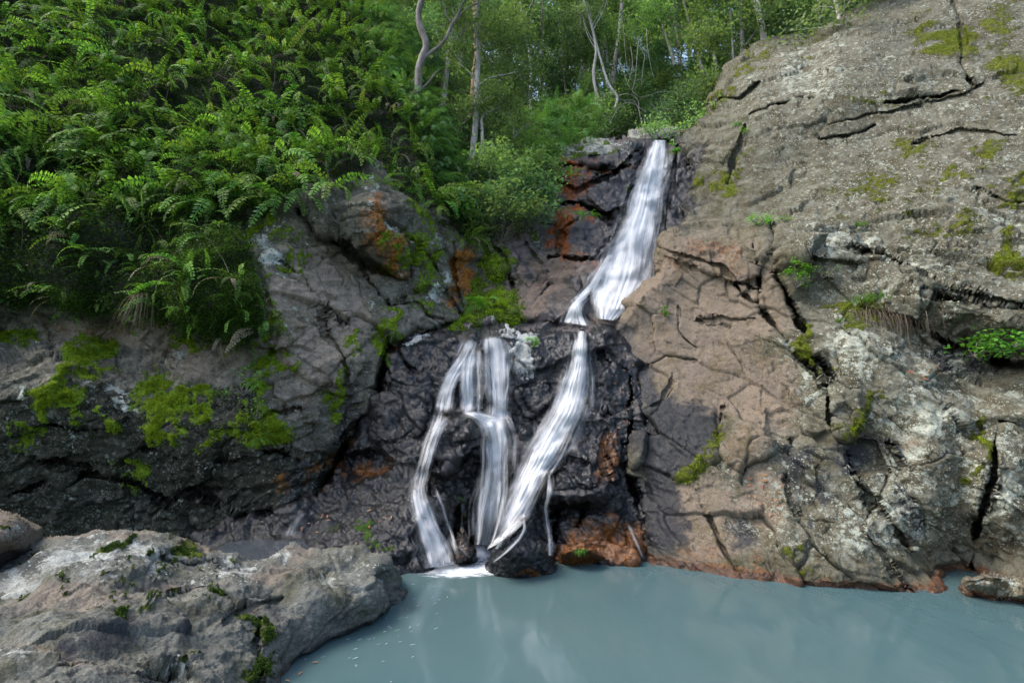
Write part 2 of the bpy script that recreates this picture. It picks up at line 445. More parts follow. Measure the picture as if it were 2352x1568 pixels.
# ---------------- right cliff
R_poly = [(1395, 752), (1440, 690), (1478, 648), (1500, 628), (1503, 575), (1515, 535), (1560, 508), (1588, 440), (1580, 380), (1560, 330), (1556, 300), (1600, 276), (1622, 245), (1640, 190), (1672, 145), (1735, 98),
          (1800, 84), (1862, 76), (1900, 58), (1955, 22), (2010, 0), (2060, -40), (2200, -150), (2620, -150), (2620, 1430), (1486, 1430), (1482, 1300), (1468, 1200), (1452, 1100), (1448, 1000), (1456, 900), (1430, 830)]
R_ctrl = [(1490, 1292, 8.0), (1600, 1308, 7.65), (1700, 1325, 7.33), (1830, 1340, 7.05), (1950, 1352, 6.85), (2100, 1358, 6.75), (2165, 1352, 6.8),
          (1490, 1420, 7.95), (1700, 1420, 7.3), (1950, 1420, 6.8), (2150, 1420, 6.7), (2250, 1420, 6.6), (2450, 1420, 6.4), (2620, 1420, 6.2),
          (2190, 1310, 7.5), (2250, 1310, 7.45), (2352, 1350, 6.85), (2500, 1380, 6.5),
          (1470, 1150, 8.5), (1560, 1150, 8.15), (1700, 1180, 7.8), (1850, 1220, 7.35), (2000, 1230, 7.1), (2060, 1290, 6.95), (2150, 1150, 7.35), (2230, 1200, 7.4), (2320, 1180, 7.0), (2500, 1150, 6.6),
          (1470, 1000, 8.85), (1560, 1000, 8.65), (1700, 1000, 8.45), (1850, 1000, 8.0), (1990, 1000, 7.85), (2150, 950, 7.75), (2300, 960, 7.55), (2500, 950, 7.0),
          (1450, 880, 9.5), (1560, 850, 9.4), (1700, 850, 9.15), (1850, 850, 8.7), (1950, 830, 8.3), (2050, 820, 8.25), (2150, 850, 8.15), (2300, 890, 7.9),
          (1440, 760, 10.1), (1560, 700, 10.2), (1700, 700, 9.8), (1800, 700, 9.35), (1900, 730, 8.9), (2000, 740, 8.8), (2110, 790, 8.6), (2220, 815, 8.6), (2300, 845, 8.5),
          (2100, 680, 8.35), (2200, 720, 8.05), (2300, 760, 7.8), (2450, 780, 7.3), (2600, 800, 7.0),
          (1510, 600, 10.6), (1560, 560, 10.7), (1440, 700, 10.05), (1478, 658, 10.25), (1505, 628, 10.4), (1700, 530, 10.6), (1800, 525, 10.1), (1900, 530, 9.6), (2000, 540, 9.3), (2150, 560, 8.75), (2300, 560, 8.4), (2500, 550, 7.9),
          (1600, 470, 12.2), (1700, 480, 11.4), (1800, 470, 11.0), (1900, 450, 10.6), (2000, 430, 10.3), (2150, 400, 9.8), (2300, 400, 9.2), (2500, 350, 9.0),
          (1570, 330, 14.0), (1620, 300, 13.7), (1700, 320, 12.7), (1800, 300, 12.2), (1900, 280, 11.8), (2000, 270, 11.5), (2150, 230, 11.0), (2300, 200, 10.6), (2500, 150, 10.2),
          (1645, 210, 14.9), (1700, 170, 14.3), (1800, 140, 13.8), (1900, 110, 13.5), (2000, 80, 13.2), (2150, 60, 12.6), (2300, 20, 12.2), (2500, -20, 11.8),
          (1740, 105, 15.6), (1860, 80, 15.6), (1960, 25, 15.2), (2050, -20, 15.2), (2200, -130, 14.6), (2600, -140, 13)]
R_cracks = [([(1765, 520), (1780, 580), (1785, 640), (1800, 670), (1825, 720), (1850, 780), (1880, 830), (1905, 870)], 11, .6),
            ([(1735, 560), (1742, 640), (1740, 700), (1790, 770), (1830, 820), (1870, 850), (1890, 868)], 6, .35),
            ([(1500, 560), (1570, 590), (1650, 610), (1690, 650), (1735, 665)], 5, .14),
            ([(1690, 655), (1720, 690), (1735, 700)], 7, .2),
            ([(1600, 730), (1680, 735), (1735, 728)], 3.5, .1), ([(1555, 700), (1560, 760), (1600, 800)], 3, .08),
            ([(1460, 850), (1530, 820), (1600, 830)], 3, .08), ([(1470, 950), (1520, 920), (1545, 860)], 4, .1),
            ([(2300, 940), (2288, 1010), (2272, 1100), (2252, 1180), (2238, 1240), (2230, 1300)], 6, .5),
            ([(1945, 1080), (2000, 1140), (2050, 1205), (2095, 1255)], 6, .2),
            ([(2045, 1010), (2075, 1090), (2110, 1180), (2125, 1240)], 5, .12),
            ([(1895, 880), (1902, 960), (1925, 1010), (1960, 1085)], 7, .3),
            ([(1590, 1120), (1625, 1190), (1660, 1250), (1702, 1325)], 4.5, .16),
            ([(1985, 1225), (2030, 1270), (2065, 1320), (2085, 1352)], 4, .08), 
            ([(1815, 1010), (1805, 1100), (1830, 1190)], 4, .12), ([(1660, 930), (1655, 1020), (1640, 1090)], 4, .15), ([(1640, 1080), (1700, 1085), (1760, 1060)], 3.5, .1),
            ([(1766, 246), (1790, 238), (1817, 230)], 5, .3), ([(1827, 224), (1867, 219)], 3.5, .2), ([(2030, 234), (2090, 230), (2158, 223), (2200, 212)], 4.5, .25), ([(1725, 264), (1760, 252), (1793, 244)], 3, .12),
            ([(1881, 322), (1905, 315), (1972, 304), (2010, 290)], 4, .18), ([(1670, 420), (1690, 350), (1712, 290)], 6, .25), ([(1640, 250), (1660, 222), (1700, 228), (1745, 190)], 7, .25),
            ([(1900, 290), (2000, 265), (2120, 240), (2200, 225), (2260, 190)], 3.5, .1), ([(1960, 560), (2060, 600), (2150, 650), (2260, 680), (2400, 700)], 5, .15), ([(2040, 640), (2110, 665), (2200, 690)], 4, .2),
            ([(2190, 0), (2215, 80), (2205, 150), (2240, 200)], 6, .2), ([(2100, 330), (2200, 300), (2330, 310)], 3, .1), ([(2240, 430), (2300, 460), (2400, 470)], 4, .12),
            ([(2160, 790), (2230, 815), (2300, 838), (2400, 850)], 20, .5), ([(2105, 742), (2140, 775), (2170, 790)], 10, .5)]
R_blocks = [([(1500, 540), (1600, 515), (1700, 520), (1760, 516), (1775, 560), (1735, 640), (1690, 655), (1560, 600), (1500, 575)], .12, 6),
            ([(1790, 512), (1960, 520), (1990, 560), (1980, 600), (1900, 600), (1860, 590), (1800, 610), (1785, 560)], .18, 5),
            ([(1905, 905), (1975, 905), (1995, 940), (1980, 985), (1935, 1010), (1905, 970)], .22, 6),
            ([(1930, 1020), (2010, 1010), (2040, 1080), (1960, 1085)], -.2, 8),
            ([(1660, 920), (1760, 930), (1770, 1040), (1700, 1080), (1655, 1040)], .12, 5),
            ([(1490, 900), (1560, 880), (1640, 930), (1640, 1060), (1560, 1100), (1470, 1060)], .08, 6),
            ([(1790, 1180), (1900, 1165), (2000, 1215), (2060, 1300), (2090, 1360), (1830, 1345), (1770, 1260)], .10, 16),
            ([(1880, 480), (1990, 530), (2010, 600), (1990, 660), (1930, 650), (1880, 560)], -.1, 8)]
R_bumps = [(1700, 330, 120, 60, -20, .25), (1950, 220, 160, 60, -10, .2), (1820, 200, 60, 50, 0, -.15), (2200, 470, 140, 70, 10, .15), (2150, 1050, 60, 110, 15, .2), (2300, 1080, 60, 130, 0, .2),
           (1720, 1000, 45, 45, 0, .12), (2000, 780, 90, 40, 25, .15), (1900, 680, 60, 30, 0, -.25), (2120, 900, 90, 50, 30, .12), (1560, 740, 90, 50, 0, .12), (1680, 780, 70, 60, 0, .08)]
def r_moss(x, y, p):
    return blobs(x, y, [(2170, 85, 70, 30, 20), (2140, 100, 40, 15, 0), (2320, 590, 32, 55, 0), (2330, 440, 60, 20, -10, .8), (2260, 330, 40, 20, 0, .8), (2100, 330, 60, 25, 20, .75), (2200, 400, 60, 20, -20, .8), (2000, 240, 40, 12, 0, .8),
                        (2330, 160, 50, 60, 0, .75), (2290, 60, 40, 40, 0, .8), (1850, 90, 40, 10, -20), (1720, 130, 50, 14, -40, .85), (1660, 220, 25, 20, 0, .8), (1650, 420, 26, 18, 0), (1690, 400, 14, 40, 20, .8), (1930, 705, 55, 14, 10), (1990, 745, 60, 10, 30, .75),
                        (1860, 790, 14, 60, -28), (1970, 960, 50, 20, -20, .9), (1630, 1030, 18, 40, -10, .95), (1605, 1090, 40, 28, 0, .95), (2000, 440, 90, 50, 0, .62), (2150, 520, 90, 40, 0, .6), (2260, 1020, 14, 60, 10, .8), (2260, 1100, 20, 20, 0, .7), (1830, 1240, 30, 10, 0, .7), (1860, 1300, 20, 8, 0, .7)]) * 1.0
def r_wet(x, y, p):
    m = blobs(x, y, [(1420, 800, 50, 55, 30), (1540, 1010, 70, 80, 0, .6), (1500, 1120, 40, 110, 0, .9), (1480, 870, 40, 60, 20, .9), (1510, 1230, 40, 60, 0, .8), (1570, 350, 22, 70, 0), (1560, 480, 20, 60, 0)])
    return np.maximum(m, 1.0 * (1 - lin(p[:, 2], .02, .13)))
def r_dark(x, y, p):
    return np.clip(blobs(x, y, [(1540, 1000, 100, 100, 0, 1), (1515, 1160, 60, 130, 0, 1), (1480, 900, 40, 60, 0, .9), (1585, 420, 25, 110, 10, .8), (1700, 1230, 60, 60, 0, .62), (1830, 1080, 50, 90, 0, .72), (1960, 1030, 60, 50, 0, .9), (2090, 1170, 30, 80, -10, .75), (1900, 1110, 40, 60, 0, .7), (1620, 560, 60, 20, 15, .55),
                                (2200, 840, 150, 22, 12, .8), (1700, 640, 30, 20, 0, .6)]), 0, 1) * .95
def r_rust(x, y, p):
    a = .62 * (1 - lin(p[:, 2], .06, .22))
    return np.maximum(a, blobs(x, y, [(1640, 580, 90, 45, 15, .48), (1560, 610, 50, 30, 0, .42), (1600, 1260, 60, 40, 0, .5), (1750, 1280, 50, 40, 0, .45), (1850, 1120, 40, 40, 0, .35)]))
def r_tan(x, y, p):
    return np.clip(blobs(x, y, [(1600, 720, 200, 190, 0, 1), (1750, 900, 110, 130, 0, .8), (1620, 1200, 100, 110, 0, .9), (1750, 1150, 60, 90, 0, .8), (1640, 880, 120, 90, 0, .95), (2080, 1030, 40, 60, 0, .6), (1720, 1040, 60, 70, 0, .8)]) - .02, 0, 1)
def r_lichen(x, y, p):
    base = .25 + .10 * lin(x, 1700, 1900) - .35 * blobs(x, y, [(1590, 680, 200, 190, 0), (1540, 1050, 90, 180, 0, 1), (1700, 960, 90, 100, 0, .8), (1930, 1000, 80, 60, 0, .6)])
    base = base + .14 * blobs(x, y, [(1800, 180, 130, 60, -20), (2290, 520, 90, 60, 20), (1900, 560, 110, 40, 0), (2000, 790, 130, 60, 25), (2130, 930, 100, 60, 30), (1830, 760, 40, 120, -20), (1600, 1235, 40, 50, 0), (1850, 1270, 110, 50, 0), (2020, 1230, 70, 90, 40), (2300, 1120, 50, 110, 0), (2080, 1080, 40, 60, 0), (1800, 1130, 40, 40, 0), (1780, 1020, 40, 60, 0), (1690, 1090, 30, 30, 0)])
    return np.clip(base * lin(p[:, 2], .15, .5), 0, .75)
o = sheet('right_cliff', R_poly, R_ctrl, M_right, curl=(26, .55), blocks=R_blocks, bumps=R_bumps, cracks=R_cracks, fract=(.66, 1.0, .5), dip=(0.25, -.75, .3), warp=4, calm=lambda x, y: (1 - .5 * lin(y, 560, 420) * lin(x, 1600, 1700)) * (1 - .5 * np.clip(blobs(x, y, [(1590, 760, 190, 170, 0), (1600, 1230, 120, 90, 0)]) * 1.3, 0, 1)) * (1 - .7 * lin(y, 1290, 1340) * lin(x, 2060, 2130)),
          masks=dict(moss=r_moss, wet=r_wet, rust=r_rust, tan=r_tan, lichen=r_lichen, dark=r_dark))
tag(o, 'tall lichen spotted brown and grey cliff right of the waterfall', kind='structure')

# ---------------- left cliff with its overgrown slope
L_poly = [(-300, -160), (838, -160), (850, -40), (905, 70), (935, 160), (975, 240), (1010, 300), (1050, 380), (1085, 450), (1110, 520), (1120, 620), (1110, 700), (1060, 752), (960, 770), (905, 790), (885, 850), (860, 930), (800, 1010), (760, 1090), (720, 1170), (640, 1240), (560, 1330), (-300, 1330)]
L_ctrl = [(-290, 1320, 9.2), (0, 1320, 9.2), (300, 1320, 9.1), (600, 1320, 8.9), (0, 1215, 9.6), (200, 1215, 9.55), (400, 1210, 9.4), (550, 1190, 9.2), (690, 1140, 9.1), (740, 1060, 9.4),
          (-290, 1000, 8.8), (0, 1080, 9.2), (200, 1080, 9.1), (400, 1080, 9.0), (600, 1080, 8.9), (0, 980, 8.9), (200, 980, 8.75), (400, 960, 8.75), (560, 960, 8.7), (680, 960, 9.0), (780, 960, 9.6),
          (0, 860, 8.75), (130, 840, 8.75), (260, 860, 8.95), (400, 860, 9.1), (520, 850, 9.1), (620, 850, 9.0), (720, 850, 9.25), (830, 850, 9.7),
          (0, 760, 9.45), (130, 755, 9.55), (260, 760, 9.7), (400, 770, 9.6), (500, 790, 9.35), (560, 760, 8.85), (640, 760, 9.0), (740, 760, 9.55), (840, 760, 9.9), (930, 790, 10.1),
          (-290, 700, 8.4), (0, 700, 8.8), (150, 695, 8.9), (300, 690, 8.85), (420, 700, 8.75), (520, 700, 8.65), (590, 660, 8.85), (680, 660, 9.45), (780, 680, 10.0), (860, 700, 10.2), (960, 720, 10.5), (1050, 740, 11.0),
          (0, 580, 9.1), (200, 580, 9.2), (400, 570, 9.3), (540, 540, 9.45), (620, 560, 9.55), (700, 560, 9.9), (760, 580, 10.35), (850, 620, 10.7), (920, 640, 10.8), (1000, 640, 11.3), (1080, 640, 11.9),
          (720, 500, 9.95), (800, 490, 10.0), (860, 450, 10.3), (900, 520, 10.25), (870, 580, 10.25), (960, 520, 10.9), (1010, 560, 11.3), (1080, 560, 12.2),
          (-290, 450, 9.0), (0, 450, 9.5), (300, 450, 9.75), (550, 440, 10.1), (700, 420, 10.4), (0, 280, 10.2), (300, 280, 10.6), (550, 280, 11.1), (720, 280, 11.7), (850, 320, 12.0), (960, 400, 12.0), (1040, 470, 12.3),
          (0, 100, 11.3), (300, 100, 11.8), (550, 100, 12.6), (720, 130, 13.0), (850, 180, 13.4), (930, 260, 13.2), (1000, 340, 13.1), (-290, -150, 12.5), (0, -150, 13.4), (300, -150, 14), (600, -150, 15), (830, -140, 16.5), (860, 20, 15.2), (920, 120, 14.8), (980, 230, 14.4), (1060, 380, 13.8), (1110, 500, 13.3)]
FERN = [(-300, -160), (838, -160), (850, -40), (905, 70), (935, 160), (975, 240), (1010, 300), (1050, 380), (1090, 460), (1110, 540), (1060, 570), (1010, 500), (930, 440), (860, 400), (800, 440), (740, 480), (700, 490), (560, 500), (548, 545), (575, 600), (596, 680), (612, 760), (560, 790), (490, 755), (400, 728), (300, 708), (150, 710), (0, 705), (-300, 720)]
L_cracks = [([(700, 500), (740, 545), (790, 560), (830, 590), (880, 625), (920, 640)], 16, .55), ([(830, 590), (850, 640), (880, 680), (905, 720)], 6, .25), ([(640, 600), (700, 640), (740, 700), (790, 740)], 4, .12),
            ([(740, 700), (745, 770), (790, 830), (800, 870)], 5, .15), ([(0, 1020), (60, 1040), (120, 1060), (200, 1070)], 6, .3), ([(110, 970), (180, 985), (240, 990), (300, 1000)], 5, .25), ([(150, 1120), (200, 1090), (300, 1110), (380, 1150)], 7, .35), ([(20, 1130), (100, 1110), (180, 1130)], 5, .3),
            ([(420, 1120), (500, 1140), (560, 1180)], 6, .3), ([(300, 1030), (380, 1040), (440, 1070), (520, 1065)], 5, .2), ([(600, 1040), (650, 1030), (700, 1050)], 9, .35), ([(560, 940), (620, 950), (690, 935)], 5, .15),
            ([(960, 560), (1000, 620), (1030, 680), (1060, 730)], 6, .2), ([(925, 540), (935, 620), (925, 690)], 5, .15), ([(1040, 560), (1040, 640), (1065, 700)], 6, .25), ([(900, 700), (960, 690), (1010, 745)], 4, .12), ([(580, 860), (610, 830), (640, 800)], 6, .15)]
L_blocks = [([(720, 480), (780, 440), (860, 405), (935, 450), (945, 560), (925, 635), (870, 600), (790, 550), (740, 530)], .25, 6),
            ([(595, 600), (660, 570), (740, 580), (790, 640), (800, 720), (850, 820), (820, 880), (740, 880), (660, 830), (620, 720)], .12, 8),
            ([(0, 830), (90, 800), (170, 850), (230, 880), (300, 960), (240, 1000), (120, 970), (0, 1010)], .16, 7),
            ([(950, 480), (1000, 500), (1060, 700), (1050, 745), (960, 700), (945, 600)], .12, 7)]
def l_fern(x, y): return sstep(-14, 14, sdist(x, y, FERN))
def l_moss(x, y, p):
    f = l_fern(x, y)
    b = blobs(x, y, [(555, 705, 42, 85, 10), (520, 590, 60, 50, 0), (575, 520, 60, 30, 0, .9), (370, 915, 62, 50, 20), (370, 970, 26, 50, -15), (430, 930, 45, 16, 20), (585, 980, 55, 40, -10), (520, 980, 40, 30, 0, .8), (480, 1010, 30, 20, 0, .8), (130, 915, 50, 35, 0), (140, 880, 30, 16, 0), (635, 838, 26, 36, 0), (208, 815, 45, 40, 0), (40, 800, 50, 14, 0),
                        (790, 890, 20, 45, 0, .9), (208, 873, 28, 16, 0), (240, 960, 16, 14, 0), (50, 1000, 40, 25, 0, .7), (600, 900, 30, 40, 0, .8), (640, 700, 20, 40, 0, .8), (700, 600, 18, 18, 0, .8), (660, 560, 30, 20, 0, .75), (800, 790, 16, 40, 0, .8), (890, 760, 22, 30, 0, .9), (900, 820, 40, 50, 0, .8),
                        (960, 590, 30, 90, 0, .8), (980, 480, 40, 30, 0, .9), (1000, 700, 30, 30, 0, .7), (1080, 520, 40, 60, 0, 1), (960, 430, 70, 25, 20, .8), (870, 540, 24, 30, 0, .6), (900, 590, 14, 40, 0, .7), (300, 740, 60, 14, 0, .6), (640, 640, 12, 20, 0, .8), (300, 1080, 20, 30, 0, .7), (440, 770, 60, 20, 0, .9), (580, 760, 40, 30, 0)])
    return b * (1 - f) + f * .30
def l_wet(x, y, p): return blobs(x, y, [(700, 1120, 40, 80, 25, .85), (800, 960, 30, 70, 20), (300, 1150, 260, 40, 0, .55)])
def l_dark(x, y, p):  # dark rock and soil, with overhang and fern-gap shade painted in
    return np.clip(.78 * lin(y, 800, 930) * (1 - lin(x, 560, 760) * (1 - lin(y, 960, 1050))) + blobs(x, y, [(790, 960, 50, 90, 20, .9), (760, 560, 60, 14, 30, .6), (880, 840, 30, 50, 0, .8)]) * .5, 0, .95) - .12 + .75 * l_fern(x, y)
def l_rust(x, y, p): return blobs(x, y, [(865, 530, 40, 60, -10, .75), (900, 590, 25, 70, 0, .85), (1060, 630, 22, 50, 5, 1), (1040, 690, 20, 30, 0, .7), (740, 1080, 14, 60, 30, .6), (660, 1100, 30, 20, 0, .5), (200, 770, 130, 25, 0, .45), (400, 800, 100, 30, 0, .35)])
def l_tan(x, y, p): return np.clip(blobs(x, y, [(730, 720, 120, 180, 0, .9), (780, 620, 100, 60, 0, .7), (250, 770, 220, 40, 0, .8), (420, 830, 100, 60, 0, .7), (660, 1080, 60, 30, 0, .5), (700, 900, 70, 50, 0, .7)]), 0, 1)
def l_lichen(x, y, p):
    b = blobs(x, y, [(48, 905, 24, 20, 0), (280, 905, 28, 13, 25), (295, 930, 24, 10, 0), (78, 803, 16, 6, 0), (600, 575, 50, 40, 0, .8), (650, 540, 50, 30, 0, .7), (640, 610, 40, 20, 0, .6), (405, 812, 18, 14, 0, .9), (190, 845, 25, 12, 20, .9), (860, 450, 24, 40, 10, .8), (900, 520, 20, 20, 0, .7), (990, 540, 14, 50, 10, .8), (1010, 660, 14, 40, -20, .8), (900, 655, 16, 14, 0, .8), (760, 470, 50, 20, 0, .6)])
    return np.clip(np.maximum(.27, .75 * b) * (1 - l_fern(x, y)), 0, 1)
def l_rag(x, y, p):
    f = l_fern(x, y)
    return f * (.5 * fbm(p * .55 + 2, 3) + .10 * fbm(p * 2.2, 3) + .12) + (1 - f) * sstep(840, 1100, y) * .10 * (billow(p * np.array([1.0, 1, 2.2]) + 4, 4) - .35)
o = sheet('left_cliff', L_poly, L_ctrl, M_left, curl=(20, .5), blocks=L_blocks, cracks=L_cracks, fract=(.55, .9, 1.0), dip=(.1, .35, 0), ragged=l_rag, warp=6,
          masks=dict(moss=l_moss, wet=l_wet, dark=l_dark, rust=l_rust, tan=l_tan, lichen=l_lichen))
tag(o, 'dark mossy cliff on the left, overgrown with ferns above', kind='structure')

# ---------------- recess and the rock of the upper fall
U_poly = [(880, 800), (900, 690), (1000, 600), (1060, 520), (1090, 480), (1180, 470), (1250, 450), (1262, 385), (1280, 345), (1330, 330), (1400, 322), (1440, 318), (1500, 322), (1540, 318), (1556, 298), (1640, 270), (1720, 330), (1680, 520), (1600, 700), (1480, 800)]
U_ctrl = [(890, 790, 11.2), (960, 760, 11.0), (1050, 745, 10.9), (1150, 750, 10.8), (1250, 755, 10.6), (1340, 760, 10.2), (1420, 770, 10.3), (1500, 780, 10.6),
          (930, 680, 12), (1060, 650, 12.3), (1110, 680, 11.6), (1120, 600, 12.3), (1160, 560, 12.4), (1180, 650, 11.6), (1200, 720, 11.0), (1250, 620, 12.0), (1290, 690, 11.1), (1330, 700, 10.8), (1380, 715, 10.7), (1420, 700, 10.9),
          (1220, 540, 12.7), (1290, 560, 12.5), (1350, 600, 12.0), (1390, 640, 11.6), (1440, 650, 11.6), (1480, 640, 12.0), (1520, 610, 12.3), (1560, 560, 12.1),
          (1180, 480, 13.2), (1270, 490, 13.3), (1310, 520, 12.7), (1380, 520, 12.7), (1440, 540, 12.4), (1500, 520, 12.7), (1560, 480, 13.0), (1620, 440, 13.4),
          (1280, 430, 13.6), (1330, 420, 13.4), (1400, 430, 13.2), (1460, 430, 13.3), (1520, 430, 13.5), (1290, 380, 14.1), (1350, 390, 13.9), (1420, 370, 13.9), (1480, 370, 14.1), (1540, 370, 14.2),
          (1300, 345, 14.6), (1400, 330, 14.7), (1500, 327, 14.8), (1540, 320, 14.9), (1600, 300, 14.8), (1680, 330, 14.6)]
U_cracks = [([(1275, 375), (1330, 388), (1400, 392), (1450, 380)], 5, .3), ([(1270, 405), (1320, 440), (1400, 400), (1470, 350)], 5, .25), ([(1280, 470), (1330, 465), (1390, 500), (1440, 470)], 8, .4), ([(1260, 590), (1310, 600), (1370, 590), (1400, 580)], 6, .3), ([(1330, 500), (1290, 530), (1275, 590)], 5, .2),
            ([(1310, 610), (1335, 640), (1340, 680)], 4, .12), ([(1200, 540), (1240, 600), (1260, 650), (1220, 720)], 4, .15), ([(1560, 330), (1545, 430), (1520, 530), (1500, 610)], 8, .3), ([(1180, 660), (1160, 600), (1120, 560)], 8, .35), ([(1370, 580), (1390, 560), (1400, 540)], 3, .1), ([(1480, 350), (1450, 440), (1415, 530), (1390, 590)], 7, .18)]
U_blocks = [([(1280, 345), (1440, 325), (1470, 340), (1440, 375), (1350, 385), (1275, 372)], .25, 5), ([(1340, 410), (1470, 350), (1460, 420), (1430, 480), (1390, 495), (1345, 450)], .2, 6), ([(1270, 500), (1390, 500), (1420, 540), (1380, 590), (1290, 590)], .2, 6),
            ([(1200, 535), (1290, 590), (1400, 590), (1370, 660), (1330, 730), (1200, 740), (1190, 620)], .12, 8), ([(1110, 560), (1160, 555), (1190, 590), (1180, 620), (1130, 630)], .25, 8), ([(1080, 700), (1170, 680), (1190, 740), (1070, 752)], .2, 9), ([(1545, 340), (1600, 330), (1600, 520), (1530, 620), (1500, 600), (1530, 480)], .15, 7)]
def u_wet(x, y, p): return np.maximum(blobs(x, y, [(1420, 420, 90, 80, -30), (1370, 550, 70, 40, 0), (1450, 500, 80, 150, 30), (1540, 450, 45, 160, 10, 1), (1340, 690, 100, 60, -30, .9), (1230, 740, 130, 20, 0, .8), (1240, 560, 40, 40, 0, .6), (1480, 345, 60, 20, 0, .9), (1330, 460, 50, 20, 0, .7)]), 0)
def u_dark(x, y, p): return blobs(x, y, [(1410, 420, 60, 60, -30, .95), (1380, 545, 60, 35, 0, .95), (1550, 450, 40, 150, 10, 1), (1460, 350, 50, 20, 0, .8), (1350, 700, 60, 40, 0, .7), (1200, 620, 40, 60, 0, .6), (1230, 735, 100, 18, 0, .8), (1450, 560, 50, 100, 20, .8)]) * .95
def u_rust(x, y, p): return blobs(x, y, [(1310, 425, 45, 30, 0, .85), (1290, 375, 50, 9, 8, .9), (1370, 388, 60, 7, 0, .8), (1285, 540, 22, 55, 0, 1), (1320, 490, 50, 10, 10, .9), (1370, 590, 60, 10, 0, .7), (1440, 380, 30, 10, 0, .5)])
def u_tan(x, y, p): return blobs(x, y, [(1290, 640, 110, 90, 0, .95), (1320, 420, 50, 40, 0, .7), (1230, 700, 60, 40, 0, .8), (1600, 500, 60, 200, 0, .7)])
def u_moss(x, y, p): return blobs(x, y, [(1130, 590, 40, 40, 0, 1), (1130, 690, 60, 50, 0, 1), (1080, 730, 60, 20, 0, 1), (1060, 640, 40, 90, 0, .95), (1190, 700, 20, 40, 0, .9), (1230, 560, 20, 20, 0, .7), (1400, 345, 60, 10, 0, .7), (1335, 345, 40, 14, 0, .8), (1545, 340, 8, 20, 0, .9), (1470, 420, 10, 40, 20, .6)])
def u_lichen(x, y, p): return blobs(x, y, [(1350, 335, 80, 10, 0, .9), (1430, 345, 30, 10, 0, .7), (1130, 745, 40, 12, 0, .8), (1080, 752, 30, 8, 0, .6), (1240, 560, 20, 30, 0, .5)]) * .9
o = sheet('upper_fall_rock', U_poly, U_ctrl, M_upper, curl=(14, .5), blocks=U_blocks, cracks=U_cracks, fract=(.45, .8, .9), warp=4, masks=dict(moss=u_moss, wet=u_wet, dark=u_dark, rust=u_rust, tan=u_tan, lichen=u_lichen))
tag(o, 'dark and rust stained bedrock under the upper waterfall', kind='structure')

# ---------------- wet black rock of the lower fall
C_poly = [(870, 850), (905, 790), (950, 762), (1010, 766), (1100, 764), (1180, 756), (1260, 762), (1330, 764), (1400, 745), (1440, 770), (1480, 860), (1500, 1000), (1510, 1200), (1500, 1420), (900, 1420), (620, 1420), (480, 1275), (415, 1232), (470, 1212), (560, 1190), (640, 1165), (715, 1140), (760, 1080), (810, 1000), (850, 930)]
C_ctrl = [(900, 850, 9.75), (950, 770, 9.95), (1050, 768, 9.95), (1200, 760, 9.95), (1330, 766, 9.95), (1400, 760, 9.9), (1450, 800, 9.9),
          (960, 830, 9.8), (1060, 830, 9.7), (1130, 830, 9.65), (1220, 840, 9.75), (1320, 850, 9.6), (1400, 850, 9.5), (1450, 880, 9.45),
          (860, 950, 9.6), (930, 950, 9.4), (1010, 930, 9.4), (1060, 925, 9.45), (1140, 940, 9.4), (1210, 940, 9.55), (1290, 940, 9.3), (1370, 950, 9.15), (1440, 960, 9.05),
          (800, 1040, 9.6), (870, 1050, 9.15), (950, 1040, 8.95), (1010, 985, 9.1), (1060, 970, 9.0), (1100, 1000, 9.0), (1140, 1010, 9.2), (1190, 1010, 9.3), (1240, 1040, 8.95), (1300, 1040, 8.75), (1380, 1050, 8.6), (1440, 1060, 8.75),
          (740, 1140, 9.0), (820, 1130, 8.85), (900, 1130, 8.6), (970, 1120, 8.5), (1040, 1080, 8.75), (1090, 1100, 9.05), (1130, 1120, 9.05), (1200, 1120, 8.7), (1260, 1120, 8.45), (1330, 1110, 8.3), (1400, 1130, 8.35), (1450, 1130, 8.6),
          (430, 1230, 9.0), (520, 1205, 8.95), (600, 1190, 8.85), (680, 1180, 8.7), (560, 1235, 8.75), (680, 1225, 8.5), (760, 1210, 8.4), (850, 1200, 8.15), (930, 1200, 8.05), (1000, 1200, 8.15), (1060, 1200, 8.55), (1110, 1200, 8.95), (1160, 1200, 8.5), (1210, 1200, 8.3), (1290, 1190, 8.6), (1370, 1190, 8.35), (1430, 1200, 8.35), (1480, 1200, 8.4),
          (600, 1275, 8.0), (700, 1275, 7.85), (800, 1275, 7.7), (900, 1280, 7.6), (950, 1312, 7.5), (1000, 1300, 7.75), (1045, 1290, 8.1), (1100, 1270, 9.0), (1120, 1240, 8.95), (1075, 1250, 8.9), (1200, 1290, 8.1), (1290, 1280, 8.15), (1380, 1275, 8.15), (1460, 1285, 8.05), (1500, 1290, 8.05),
          (600, 1400, 7.6), (900, 1400, 7.35), (1000, 1400, 7.7), (1100, 1400, 9.0), (1300, 1400, 8.1), (1490, 1400, 8.0)]
